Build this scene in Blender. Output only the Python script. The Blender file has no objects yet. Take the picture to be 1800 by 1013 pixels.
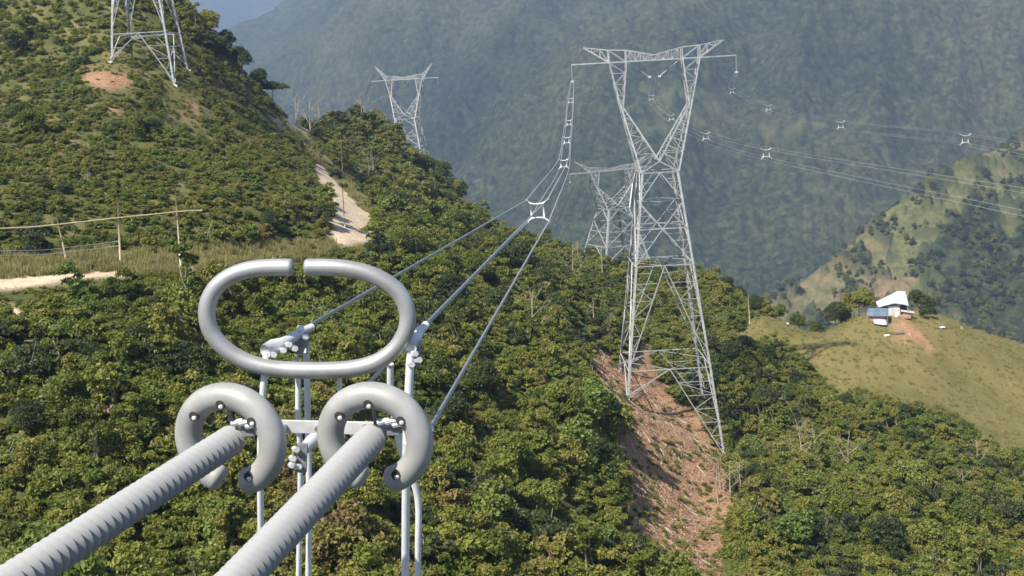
import bpy, bmesh, math, random
import numpy as np
from mathutils import Vector, Matrix

random.seed(7)
rng = np.random.default_rng(7)
SC = bpy.context.scene
COL = SC.collection

# ------------------------------------------------------------------ camera
F = 2000.0                      # focal length in pixels of the 1800 x 1013 photo
PITCH = math.radians(10.0)
ROLL = math.radians(3.3)        # camera rolled clockwise: things lean left
CX, CY = 900.0, 506.5
fwd = np.array([0, math.cos(PITCH), -math.sin(PITCH)])
rt0 = np.array([1.0, 0, 0])
up0 = np.array([0, math.sin(PITCH), math.cos(PITCH)])
RT = rt0 * math.cos(ROLL) - up0 * math.sin(ROLL)
UP = up0 * math.cos(ROLL) + rt0 * math.sin(ROLL)

cam_d = bpy.data.cameras.new('camera')
cam = bpy.data.objects.new('camera', cam_d)
COL.objects.link(cam)
cam_d.sensor_width = 36.0
cam_d.lens = 36.0 * F / 1800.0
cam_d.clip_start = 0.5
cam_d.clip_end = 30000
M = Matrix(((RT[0], UP[0], -fwd[0], 0), (RT[1], UP[1], -fwd[1], 0), (RT[2], UP[2], -fwd[2], 0), (0, 0, 0, 1)))
cam.matrix_world = M
SC.camera = cam

# ------------------------------------------------------------------ sky, sun, exposure
SUN_EL = math.radians(52)
SUN_AZ = math.radians(222)       # compass style, clockwise from +Y: the sun stands to the left, a little behind
sdir = Vector((math.sin(SUN_AZ) * math.cos(SUN_EL), math.cos(SUN_AZ) * math.cos(SUN_EL), math.sin(SUN_EL)))
world = bpy.data.worlds.new('World'); SC.world = world; world.use_nodes = True
wn = world.node_tree; wn.nodes.clear()
sky = wn.nodes.new('ShaderNodeTexSky'); sky.sky_type = 'NISHITA'; sky.sun_disc = False
sky.sun_elevation = SUN_EL; sky.sun_rotation = SUN_AZ
sky.altitude = 1500; sky.air_density = 1.0; sky.dust_density = 1.2
bg = wn.nodes.new('ShaderNodeBackground'); bg.inputs[1].default_value = 0.065
wo = wn.nodes.new('ShaderNodeOutputWorld')
wn.links.new(sky.outputs[0], bg.inputs[0]); wn.links.new(bg.outputs[0], wo.inputs[0])
ld = bpy.data.lights.new('sun', 'SUN'); ld.energy = 5.0; ld.angle = math.radians(0.5); ld.color = (1.0, 0.95, 0.86)
lo = bpy.data.objects.new('sun', ld); COL.objects.link(lo)
lo.rotation_euler = (-sdir).to_track_quat('-Z', 'Y').to_euler()
SC.view_settings.view_transform = 'Standard'; SC.view_settings.look = 'None'
SC.view_settings.gamma = 1.0; SC.view_settings.exposure = 1.2
SC.render.engine = 'CYCLES'
SC.cycles.max_bounces = 5; SC.cycles.diffuse_bounces = 2; SC.cycles.transmission_bounces = 3
SC.cycles.transparent_max_bounces = 4; SC.cycles.volume_bounces = 0
SC.cycles.filter_width = 1.6
SC.cycles.use_denoising = True
SC.cycles.sample_clamp_indirect = 4

# ------------------------------------------------------------------ pixel helpers (photo pixels, 1800 x 1013)
def P(px, py, Y):
    d = fwd + (px - CX) / F * RT - (py - CY) / F * UP
    return d * (Y / d[1])
def PV(px, py, Y): return Vector(P(px, py, Y))
def proj(x, y, z):
    w = x * fwd[0] + y * fwd[1] + z * fwd[2]
    w = np.where(np.abs(w) < 1e-6, 1e-6, w)
    return CX + F * (x * RT[0] + y * RT[1] + z * RT[2]) / w, CY - F * (x * UP[0] + y * UP[1] + z * UP[2]) / w

# ------------------------------------------------------------------ numpy noise
def _hash(ix, iy, s):
    h = (ix.astype(np.int64) * 374761393 + iy.astype(np.int64) * 668265263 + s * 982451653) & 0xffffffff
    h = ((h ^ (h >> 13)) * 1274126177) & 0xffffffff
    return ((h ^ (h >> 16)) & 0xffffff) / float(0xffffff)
def perlin(x, y, s=0):
    x = np.asarray(x, float); y = np.asarray(y, float)
    ix = np.floor(x); iy = np.floor(y); fx = x - ix; fy = y - iy
    ux = fx * fx * fx * (fx * (fx * 6 - 15) + 10); uy = fy * fy * fy * (fy * (fy * 6 - 15) + 10)
    def g(dx, dy):
        a = _hash(ix + dx, iy + dy, s) * 2 * math.pi
        return np.cos(a) * (fx - dx) + np.sin(a) * (fy - dy)
    a = g(0, 0) * (1 - ux) + g(1, 0) * ux
    b = g(0, 1) * (1 - ux) + g(1, 1) * ux
    return (a * (1 - uy) + b * uy) * 1.5
def fbm(x, y, s=0, o=4, gain=.5):
    r = 0; a = 1; t = 0
    for k in range(o):
        r = r + a * perlin(np.asarray(x) * 2 ** k, np.asarray(y) * 2 ** k, s + k * 17); t += a; a *= gain
    return r / t
def bumps(x, y, s=0):
    """rounded cellular bumps 0..1: tree crowns seen from afar"""
    x = np.asarray(x, float); y = np.asarray(y, float)
    ix = np.floor(x); iy = np.floor(y); best = np.full(x.shape, 9.0)
    for dx in (-1, 0, 1):
        for dy in (-1, 0, 1):
            jx = ix + dx; jy = iy + dy
            cx = jx + .15 + .7 * _hash(jx, jy, s); cy = jy + .15 + .7 * _hash(jx, jy, s + 5)
            best = np.minimum(best, (x - cx) ** 2 + (y - cy) ** 2)
    return np.sqrt(np.clip(1 - best * 1.1, 0, 1))

# ------------------------------------------------------------------ tagging and mesh helpers
def tag(o, label=None, cat=None, group=None, kind=None):
    if label: o['label'] = label
    if cat: o['category'] = cat
    if group: o['group'] = group
    if kind: o['kind'] = kind
    return o
def empty(name, loc, rz=0.0):
    o = bpy.data.objects.new(name, None); COL.objects.link(o)
    o.location = loc; o.rotation_euler = (0, 0, rz); o.empty_display_size = .3
    return o
class MB:
    def __init__(s): s.v = []; s.f = []
    def add(s, v, f):
        n = len(s.v); s.v.extend([tuple(p) for p in v]); s.f.extend([tuple(i + n for i in q) for q in f]); return s
    def tube(s, pts, r, n=8, cap=True, closed=False, up=None):
        pts = [Vector(p) for p in pts]; m = len(pts)
        rr = r if hasattr(r, '__len__') else [r] * m
        V = []; ref = None
        for i, p in enumerate(pts):
            if closed: t = pts[(i + 1) % m] - pts[i - 1]
            else: t = pts[min(i + 1, m - 1)] - pts[max(i - 1, 0)]
            t.normalize()
            if ref is None:
                ref = Vector((0, 0, 1)) if abs(t.z) < .9 else Vector((1, 0, 0))
                if up is not None: ref = Vector(up)
            a = (ref - t * ref.dot(t)).normalized(); b = t.cross(a); ref = a
            for k in range(n):
                q = 2 * math.pi * k / n
                V.append(p + (a * math.cos(q) + b * math.sin(q)) * rr[i])
        Fc = []
        for i in range(m if closed else m - 1):
            j = (i + 1) % m
            for k in range(n):
                k2 = (k + 1) % n
                Fc.append((i * n + k, j * n + k, j * n + k2, i * n + k2))
        if cap and not closed:
            Fc.append(tuple(range(n - 1, -1, -1)))
            Fc.append(tuple((m - 1) * n + k for k in range(n)))
        return s.add(V, Fc)
    def bar(s, a, b, w, h=None):
        """square steel member"""
        a = Vector(a); b = Vector(b); h = h or w
        t = (b - a)
        if t.length < 1e-6: return s
        t.normalize(); ref = Vector((0, 0, 1)) if abs(t.z) < .95 else Vector((0, 1, 0))
        u = t.cross(ref).normalized() * w / 2; v = u.cross(t).normalized() * h / 2
        V = [a - u - v, a + u - v, a + u + v, a - u + v, b - u - v, b + u - v, b + u + v, b - u + v]
        return s.add(V, [(0, 1, 2, 3), (7, 6, 5, 4), (0, 4, 5, 1), (1, 5, 6, 2), (2, 6, 7, 3), (3, 7, 4, 0)])
    def angle(s, a, b, w, corner):
        """L-profile member: two thin flanges; corner is the outward direction of the ridge"""
        a = Vector(a); b = Vector(b); t = (b - a).normalized(); c = Vector(corner); c = (c - t * c.dot(t)).normalized()
        d = t.cross(c).normalized()
        for sg in (1, -1):
            f = (c * -.707 + d * sg * .707) * w
            th = f.normalized().cross(t) * (.12 * w)
            V = [a - th, a + f - th, a + f + th, a + th, b - th, b + f - th, b + f + th, b + th]
            s.add(V, [(0, 1, 2, 3), (7, 6, 5, 4), (0, 4, 5, 1), (1, 5, 6, 2), (2, 6, 7, 3), (3, 7, 4, 0)])
        return s
    def box(s, c, sz, rz=0.0):
        c = Vector(c); R = Matrix.Rotation(rz, 3, 'Z'); V = []
        for z in (-.5, .5):
            for x, y in ((-.5, -.5), (.5, -.5), (.5, .5), (-.5, .5)):
                V.append(c + R @ Vector((x * sz[0], y * sz[1], z * sz[2])))
        return s.add(V, [(3, 2, 1, 0), (4, 5, 6, 7), (0, 1, 5, 4), (1, 2, 6, 5), (2, 3, 7, 6), (3, 0, 4, 7)])
    def lathe(s, prof, o, d, n=20):
        """prof: (distance along d, radius)"""
        o = Vector(o); d = Vector(d).normalized()
        a = d.orthogonal().normalized(); b = d.cross(a); V = []
        for q, r in prof:
            for k in range(n):
                t = 2 * math.pi * k / n
                V.append(o + d * q + (a * math.cos(t) + b * math.sin(t)) * r)
        Fc = []
        for i in range(len(prof) - 1):
            for k in range(n):
                k2 = (k + 1) % n
                Fc.append((i * n + k, i * n + k2, (i + 1) * n + k2, (i + 1) * n + k))
        Fc.append(tuple(range(n - 1, -1, -1))); Fc.append(tuple((len(prof) - 1) * n + k for k in range(n)))
        return s.add(V, Fc)
    def build(s, name, mat, parent=None, smooth=False, origin=None):
        me = bpy.data.meshes.new(name)
        if origin is not None:
            ox = Vector(origin); vs = [tuple(Vector(v) - ox) for v in s.v]
        else: vs = s.v
        me.from_pydata(vs, [], s.f); me.update()
        me.materials.append(mat)
        if smooth: me.polygons.foreach_set('use_smooth', [True] * len(me.polygons))
        o = bpy.data.objects.new(name, me); COL.objects.link(o)
        if origin is not None: o.location = Vector(origin)
        if parent is not None: o.parent = parent
        return o
def spline(pts, n=8):
    pts = [Vector(p) for p in pts]; out = []
    q = [pts[0] * 2 - pts[1]] + pts + [pts[-1] * 2 - pts[-2]]
    for i in range(1, len(q) - 2):
        for k in range(n):
            t = k / n; a, b, c, d = q[i - 1], q[i], q[i + 1], q[i + 2]
            out.append(.5 * ((2 * b) + (c - a) * t + (2 * a - 5 * b + 4 * c - d) * t * t + (3 * b - a - 3 * c + d) * t ** 3))
    out.append(pts[-1]); return out

# ------------------------------------------------------------------ materials
def new_mat(name):
    m = bpy.data.materials.new(name); m.use_nodes = True; nt = m.node_tree; nt.nodes.clear()
    out = nt.nodes.new('ShaderNodeOutputMaterial'); b = nt.nodes.new('ShaderNodeBsdfPrincipled')
    nt.links.new(b.outputs[0], out.inputs[0]); return m, nt, b, out
def N(nt, t, **k):
    n = nt.nodes.new(t)
    for a, v in k.items():
        if a in n.inputs.keys() if hasattr(n.inputs, 'keys') else False: n.inputs[a].default_value = v
        else: setattr(n, a, v)
    return n
def noise(nt, scale, detail=4, rough=.55, coord='Object', dist=0.0, vec=None):
    if vec is None:
        tc = nt.nodes.new('ShaderNodeTexCoord') if coord != 'World' else nt.nodes.new('ShaderNodeNewGeometry')
        vec = tc.outputs['Position'] if coord == 'World' else tc.outputs[coord]
    n = nt.nodes.new('ShaderNodeTexNoise'); n.inputs['Scale'].default_value = scale
    n.inputs['Detail'].default_value = detail; n.inputs['Roughness'].default_value = rough; n.inputs['Distortion'].default_value = dist
    nt.links.new(vec, n.inputs['Vector']); return n.outputs['Fac']
def ramp(nt, fac, stops, interp='LINEAR'):
    r = nt.nodes.new('ShaderNodeValToRGB'); r.color_ramp.interpolation = interp
    e = r.color_ramp.elements
    while len(e) > 1: e.remove(e[0])
    e[0].position = stops[0][0]; e[0].color = (*stops[0][1], 1)
    for p, c in stops[1:]:
        q = e.new(p); q.color = (*c, 1)
    nt.links.new(fac, r.inputs[0]); return r.outputs[0]
def mix(nt, fac, a, b, mode='MIX'):
    m = nt.nodes.new('ShaderNodeMix'); m.data_type = 'RGBA'; m.blend_type = mode
    if isinstance(fac, (int, float)): m.inputs[0].default_value = fac
    else: nt.links.new(fac, m.inputs[0])
    for s, x in ((m.inputs[6], a), (m.inputs[7], b)):
        if isinstance(x, tuple): s.default_value = (*x, 1)
        else: nt.links.new(x, s)
    return m.outputs[2]
def math_(nt, op, a, b=None, c=None):
    m = nt.nodes.new('ShaderNodeMath'); m.operation = op
    for i, x in enumerate((a, b, c)):
        if x is None: continue
        if isinstance(x, (int, float)): m.inputs[i].default_value = x
        else: nt.links.new(x, m.inputs[i])
    return m.outputs[0]
def bump(nt, b, h, dist=.02, strength=.5):
    n = nt.nodes.new('ShaderNodeBump'); n.inputs['Distance'].default_value = dist; n.inputs['Strength'].default_value = strength
    nt.links.new(h, n.inputs['Height']); nt.links.new(n.outputs[0], b.inputs['Normal'])
def plain(name, c1, c2, scale=6, rough=.5, metal=0.0, spec=.5, bd=0.0, detail=5):
    m, nt, b, o = new_mat(name)
    f = noise(nt, scale, detail)
    nt.links.new(ramp(nt, f, [(.3, c1), (.7, c2)]), b.inputs['Base Color'])
    b.inputs['Roughness'].default_value = rough; b.inputs['Metallic'].default_value = metal
    b.inputs['Specular IOR Level'].default_value = spec
    if bd: bump(nt, b, f, bd)
    return m
MT = {}
MT['steel'] = plain('galvanised_steel', (.28, .28, .275), (.50, .50, .485), 1.5, .5, .15)
MT['ring_alu'] = plain('cast_aluminium', (.34, .33, .31), (.47, .46, .44), 3, .45, .5, bd=.002)
MT['ring_grey'] = plain('weathered_aluminium', (.25, .243, .22), (.40, .395, .37), 2.6, .5, .12, bd=.002)
MT['porcelain'] = plain('grey_porcelain', (.26, .26, .255), (.31, .31, .305), 5, .6, 0, .15)
MT['bright'] = plain('bright_fitting', (.50, .50, .49), (.72, .72, .71), 8, .4, .2)
MT['dark_fit'] = plain('dark_fitting', (.16, .16, .17), (.3, .3, .3), 14, .5, .3)
MT['wire'] = plain('stranded_aluminium', (.36, .37, .38), (.48, .49, .5), 30, .45, .3)
MT['jumper'] = plain('jumper_aluminium', (.62, .62, .62), (.74, .74, .73), 12, .5, .1)
MT['bamboo'] = plain('dry_bamboo', (.34, .27, .15), (.52, .43, .27), 1.2, .6)
MT['deadwood'] = plain('bleached_wood', (.22, .17, .11), (.46, .39, .29), 1.6, .8)
MT['bark'] = plain('grey_bark', (.16, .13, .10), (.34, .30, .24), 1.3, .85)
MT['white_wall'] = plain('whitewash', (.50, .49, .46), (.64, .63, .60), 1.2, .8)
MT['roof_white'] = plain('pale_roof_sheet', (.34, .35, .36), (.55, .56, .57), .9, .45)
MT['blue_sheet'] = plain('blue_plastic_sheet', (.07, .11, .16), (.17, .20, .235), .6, .5)
MT['dark_open'] = plain('painted_opening_shade', (.02, .018, .015), (.05, .045, .04), 2, .8)  # near-black colour painting in the shade of openings and bolt holes
MT['cloth_white'] = plain('white_shirt_cloth', (.7, .7, .68), (.8, .8, .78), 8, .9)
MT['cloth_dark'] = plain('dark_trouser_cloth', (.03, .03, .04), (.06, .06, .07), 8, .9)
MT['skin'] = plain('skin', (.26, .15, .09), (.32, .19, .12), 8, .6)
MT['hair'] = plain('black_hair', (.015, .012, .01), (.03, .025, .02), 20, .6)
MT['paper'] = plain('white_plastic', (.66, .66, .64), (.76, .76, .74), 3, .6)
MT['tan_sheet'] = plain('rusty_sheet', (.30, .17, .10), (.42, .30, .20), .8, .7)

def leaf_mat(name, stops, wstops=None):
    m, nt, b, out = new_mat(name)
    oi = nt.nodes.new('ShaderNodeObjectInfo')
    big = noise(nt, .035, 3, .6, 'World')
    at = nt.nodes.new('ShaderNodeAttribute'); at.attribute_name = 'tint'
    f = math_(nt, 'MULTIPLY', oi.outputs['Random'], .62)
    f = math_(nt, 'MULTIPLY_ADD', big, 1.05, f)
    f = math_(nt, 'SUBTRACT', f, .385)
    f = math_(nt, 'MULTIPLY_ADD', at.outputs['Fac'], .09, f)
    c = ramp(nt, f, stops)
    v = math_(nt, 'MULTIPLY_ADD', at.outputs['Fac'], .8, .72)
    hsv = nt.nodes.new('ShaderNodeHueSaturation'); nt.links.new(c, hsv.inputs['Color']); nt.links.new(v, hsv.inputs['Value'])
    c = hsv.outputs[0]
    nt.links.new(c, b.inputs['Base Color']); b.inputs['Roughness'].default_value = .55; b.inputs['Specular IOR Level'].default_value = .35
    tr = nt.nodes.new('ShaderNodeBsdfTranslucent')
    nt.links.new(mix(nt, .5, c, (.12, .16, .02)), tr.inputs[0])
    ms = nt.nodes.new('ShaderNodeMixShader'); ms.inputs[0].default_value = .4
    nt.links.new(b.outputs[0], ms.inputs[1]); nt.links.new(tr.outputs[0], ms.inputs[2]); nt.links.new(ms.outputs[0], out.inputs[0])
    return m
GREENS = [(0.0, (.060, .072, .016)), (.22, (.100, .128, .021)), (.40, (.158, .186, .029)), (.60, (.212, .216, .038)),
          (.80, (.225, .205, .045)), (.93, (.205, .160, .055)), (1.0, (.185, .12, .055))]
MT['leaf'] = leaf_mat('thicket_leaves', GREENS)
MT['leaf_dark'] = leaf_mat('dark_tree_leaves', [(0, (.032, .044, .016)), (.5, (.060, .080, .024)), (1, (.10, .115, .034))])
MT['leaf_bright'] = leaf_mat('bright_tree_leaves', [(0, (.10, .155, .026)), (.5, (.155, .20, .036)), (1, (.21, .22, .05))])
MT['leaf_brown'] = leaf_mat('dry_brown_leaves', [(0, (.16, .115, .06)), (.5, (.20, .13, .08)), (1, (.24, .15, .10))])
MT['leaf_grass'] = leaf_mat('dry_grass_blades', [(0, (.25, .225, .08)), (.5, (.32, .28, .11)), (1, (.38, .32, .14))])

# ------------------------------------------------------------------ the hill: height field fitted through surveyed points
RIDGE = [(-500, -330, 340), (-250, -230, 335), (-50, -150, 335), (150, -110, 335), (300, -30, 325), (390, 70, 315), (440, 120, 320), (480, 175, 330), (530, 205, 350),
         (600, 205, 380), (660, 235, 420), (710, 275, 455), (755, 305, 460), (800, 350, 400), (850, 388, 365), (930, 412, 350),
         (1000, 430, 345), (1075, 450, 352), (1150, 466, 340), (1220, 478, 320), (1290, 505, 300), (1360, 535, 282), (1420, 570, 268),
         (1480, 570, 264), (1530, 552, 262), (1575, 546, 264), (1640, 552, 268), (1720, 580, 272), (1800, 608, 278), (1920, 655, 285),
         (2100, 720, 290)]
PTS = [(-300, 0, 290), (0, 15, 285), (150, 90, 262), (190, 112, 252), (318, 184, 246), (0, 200, 215), (-300, 200, 215), (0, 330, 165), (150, 350, 168), (300, 335, 180),
       (450, 330, 195), (340, 220, 235), (450, 210, 275), (540, 270, 300), (565, 305, 265), (610, 370, 218), (635, 412, 195),
       (520, 400, 188), (700, 400, 228), (720, 340, 320), (650, 290, 355), (600, 235, 370), (380, 120, 285),
       (0, 450, 138), (150, 447, 143), (300, 442, 152), (430, 442, 165), (560, 435, 182), (-300, 450, 135),
       (0, 503, 122), (130, 492, 127), (300, 490, 134), (430, 482, 152), (-300, 520, 118),
       (0, 570, 110), (200, 590, 110), (400, 570, 122), (0, 760, 90), (200, 760, 90), (-300, 760, 88), (0, 1000, 72), (300, 1000, 75), (600, 1010, 80), (-300, 1010, 70),
       (900, 1013, 90), (400, 750, 98), (600, 600, 132), (600, 760, 106), (800, 850, 108), (800, 650, 142), (800, 500, 192),
       (900, 460, 262), (1000, 540, 232), (1000, 660, 172), (950, 800, 128), (1000, 950, 108),
       (1040, 618, 208), (1105, 692, 203), (1118, 662, 219), (1150, 760, 182), (1272, 797, 203), (1250, 712, 219), (1200, 755, 196),
       (1150, 860, 160), (1230, 890, 168), (1100, 950, 122), (1300, 910, 158), (1250, 1013, 127), (1200, 950, 142),
       (1500, 1013, 132), (1800, 1013, 138), (2100, 1013, 140), (1400, 850, 172), (1600, 850, 178), (1800, 850, 190), (2100, 870, 190), (1400, 720, 216), (1550, 730, 212),
       (1350, 610, 250), (1385, 572, 260), (1450, 645, 236), (1600, 630, 241), (1545, 575, 255), (1700, 655, 243), (1800, 710, 236), (2000, 760, 236),
       (1290, 570, 272), (1180, 530, 290), (1180, 610, 243), (1060, 500, 300), (1320, 680, 225)]
_c = []
for px, py, Y in PTS:
    p = P(px, py, Y); _c.append((p[0], p[1], p[2] - 1.0))
for px, py, Y in RIDGE:
    p = P(px, py, Y); grass = px > 1440
    z = p[2] - (0.3 if grass else 3.2)
    _c.append((p[0], p[1], z))
    for k, dz in ((1.10, .30), (1.28, .55), (1.6, .72)):
        d = p[1] * (k - 1)
        _c.append((p[0] * k, p[1] * k, z - (2 if not grass else 3) - d * dz))
for x in (-40, -20, 0, 20, 40): _c.append((x, 42, -40 + x * -.05)); _c.append((x * .6, 22, -42))
_c = np.array(_c)
_u = _c[:, 0] / _c[:, 1]; _v = np.log(_c[:, 1]); _t = _c[:, 2] / _c[:, 1]
def _phi(r2): return np.where(r2 > 1e-12, .5 * r2 * np.log(np.maximum(r2, 1e-12)), 0)
SU = 1.0; SV = .75
_A = _phi(((_u[:, None] - _u[None]) * SU) ** 2 + ((_v[:, None] - _v[None]) * SV) ** 2)
_n = len(_u); _A += np.eye(_n) * 1.5e-5
_Pm = np.stack([np.ones(_n), _u, _v], 1)
_K = np.zeros((_n + 3, _n + 3)); _K[:_n, :_n] = _A; _K[:_n, _n:] = _Pm; _K[_n:, :_n] = _Pm.T
_W = np.linalg.solve(_K, np.concatenate([_t, np.zeros(3)]))
def H(x, y, rough=True):
    x = np.asarray(x, float); y = np.asarray(y, float); sh = x.shape
    u = (x / y).ravel(); v = np.log(y).ravel(); t = np.empty_like(u)
    for a in range(0, len(u), 20000):
        uu = u[a:a + 20000]; vv = v[a:a + 20000]
        r2 = ((uu[:, None] - _u[None]) * SU) ** 2 + ((vv[:, None] - _v[None]) * SV) ** 2
        t[a:a + 20000] = _phi(r2) @ _W[:_n] + _W[_n] + _W[_n + 1] * uu + _W[_n + 2] * vv
    z = (t * y.ravel()).reshape(sh)
    if rough: z = z + fbm(x / 22, y / 22, 3, 3) * 1.3 + fbm(x / 3.2, y / 3.2, 9, 3) * .28
    return np.maximum(z, -420 + 10 * perlin(x / 80, y / 80, 4))
_MY = np.exp(np.linspace(math.log(45), math.log(620), 700))
def hit(px, py):
    d = fwd + (px - CX) / F * RT - (py - CY) / F * UP; d = d / d[1]
    X = d[0] * _MY; Z = d[2] * _MY; h = H(X, _MY)
    k = np.where(Z < h)[0]
    if len(k) == 0: return None
    i = k[0]
    if i == 0: Y = _MY[0]
    else:
        a = Z[i - 1] - h[i - 1]; b = h[i] - Z[i]; Y = _MY[i - 1] + (_MY[i] - _MY[i - 1]) * a / max(a + b, 1e-9)
    x = d[0] * Y
    return Vector((float(x), float(Y), float(H(np.array([x]), np.array([Y]))[0])))
def ground(x, y): return float(H(np.array([float(x)]), np.array([float(y)]))[0])
def pip(px, py, poly):
    inside = np.zeros(px.shape, bool); n = len(poly)
    for i in range(n):
        x1, y1 = poly[i]; x2, y2 = poly[(i + 1) % n]
        c = ((y1 > py) != (y2 > py)) & (px < (x2 - x1) * (py - y1) / (y2 - y1 + 1e-9) + x1)
        inside ^= c
    return inside
SOIL = [[(1024, 598), (1072, 620), (1100, 660), (1112, 640), (1125, 590), (1138, 590), (1150, 650), (1180, 690), (1232, 745), (1262, 790), (1285, 850), (1290, 900), (1270, 960), (1270, 1040),
         (1230, 1040), (1190, 985), (1140, 975), (1100, 960), (1075, 930), (1090, 890), (1100, 850), (1085, 800), (1100, 770), (1105, 720), (1076, 705), (1035, 650)]]
SMALLSOIL = [[(140, 130), (175, 122), (225, 128), (240, 145), (215, 160), (160, 152)], [(320, 185), (345, 190), (358, 215), (330, 205)],
             [(1345, 845), (1375, 848), (1378, 865), (1350, 868)], [(190, 185), (215, 188), (212, 205), (192, 200)],
             [(860, 360), (905, 385), (900, 400), (865, 385)], [(1565, 560), (1600, 562), (1622, 592), (1650, 618), (1645, 625), (1608, 604), (1575, 588), (1560, 572)]]
GRASS = [[(1290, 590), (1310, 562), (1380, 556), (1440, 566), (1485, 562), (1530, 535), (1600, 530), (1650, 545), (1720, 570), (2200, 740), (2200, 900),
          (1800, 800), (1740, 775), (1690, 730), (1610, 705), (1530, 690), (1470, 690), (1430, 640), (1370, 600)],
         [(-400, 455), (0, 452), (150, 440), (340, 432), (480, 425), (600, 428), (600, 440), (430, 478), (300, 486), (215, 484), (0, 500), (-400, 530)],
         [(520, 255), (560, 270), (600, 300), (650, 350), (660, 380), (640, 372), (600, 330), (560, 287), (540, 280)]]
ROAD = [[(548, 283), (562, 288), (603, 333), (640, 372), (658, 376), (656, 398), (668, 412), (644, 424), (588, 432), (580, 414), (592, 402), (576, 388), (588, 372), (578, 345), (565, 320)]]
TRACK = [[(-400, 545), (0, 491), (60, 486), (140, 480), (215, 477), (217, 484), (148, 489), (75, 500), (0, 509), (-400, 577)], [(190, 480), (220, 479), (221, 486), (192, 487)], [(372, 465), (398, 465), (398, 471), (372, 471)], [(320, 468), (342, 468), (342, 474), (322, 474)]]
SCAR = [[(15, 532), (40, 548), (48, 560), (40, 575), (46, 600), (36, 605), (30, 575), (20, 550)], [(500, 208), (548, 206), (550, 218), (535, 236), (525, 220), (500, 218)], [(482, 208), (492, 208), (494, 220), (484, 220)]]
def inm(px, py, polys):
    r = np.zeros(px.shape, bool)
    for q in polys: r |= pip(px, py, q)
    return r

def grid_mesh(name, X, Y, Z, mat, smooth=True, faces_mask=None, attrs=None):
    r, c = X.shape
    V = np.stack([X, Y, Z], -1).reshape(-1, 3)
    i = np.arange(r * c).reshape(r, c)
    Fc = np.stack([i[:-1, :-1], i[:-1, 1:], i[1:, 1:], i[1:, :-1]], -1).reshape(-1, 4)
    if faces_mask is not None: Fc = Fc[faces_mask]
    used = np.unique(Fc); remap = np.full(r * c, -1); remap[used] = np.arange(len(used))
    V = V[used]; Fc = remap[Fc]
    me = bpy.data.meshes.new(name); me.vertices.add(len(V)); me.vertices.foreach_set('co', V.ravel().astype(np.float32))
    me.loops.add(Fc.size); me.loops.foreach_set('vertex_index', Fc.ravel().astype(np.int32))
    me.polygons.add(len(Fc)); me.polygons.foreach_set('loop_start', np.arange(0, Fc.size, 4, dtype=np.int32))
    me.update(calc_edges=True); me.validate()
    me.polygons.foreach_set('use_smooth', np.full(len(Fc), smooth))
    if attrs:
        for k, a in attrs.items():
            at = me.attributes.new(k, 'FLOAT', 'POINT'); at.data.foreach_set('value', a.ravel()[used].astype(np.float32))
    me.materials.append(mat)
    o = bpy.data.objects.new(name, me); COL.objects.link(o); return o

def ss0(a, b, x): t = np.clip((x - a) / (b - a), 0, 1); return t * t * (3 - 2 * t)
gu = np.linspace(-.95, .95, 700); gy = np.exp(np.linspace(math.log(14), math.log(640), 900))
GU, GY = np.meshgrid(gu, gy); GX = GU * GY
GZ = H(GX, GY)
gpx, gpy = proj(GX, GY, GZ)
jx = fbm(GX / 4, GY / 4, 21, 3) * 16 + fbm(GX / 1.0, GY / 1.0, 23, 2) * 5; jy = fbm(GX / 4, GY / 4, 31, 3) * 12
soil = inm(gpx + jx * 2.2, gpy + jy * 2.2, SOIL + SMALLSOIL).astype(float)
grass = inm(gpx + jx, gpy + jy, GRASS).astype(float)
UPP = [(-400, 445), (0, 445), (420, 420), (560, 410), (560, 200), (430, 120), (-400, -300)]
openp = ss0(-.02, .22, fbm(GX / 9, GY / 9, 78, 3)) * inm(gpx, gpy, [UPP]); grass = np.maximum(grass, openp * .75)
road_m = inm(gpx + jx * .35, gpy + jy * .2, ROAD)
track_m = inm(gpx + jx * .3, gpy + jy * .12, TRACK)
scar_m = inm(gpx + jx * .3, gpy + jy * .3, SCAR)
def blur(a):
    b = a.copy()
    for _ in range(2):
        b = (b + np.roll(b, 1, 0) + np.roll(b, -1, 0) + np.roll(b, 1, 1) + np.roll(b, -1, 1)) / 5
    return b
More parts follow.
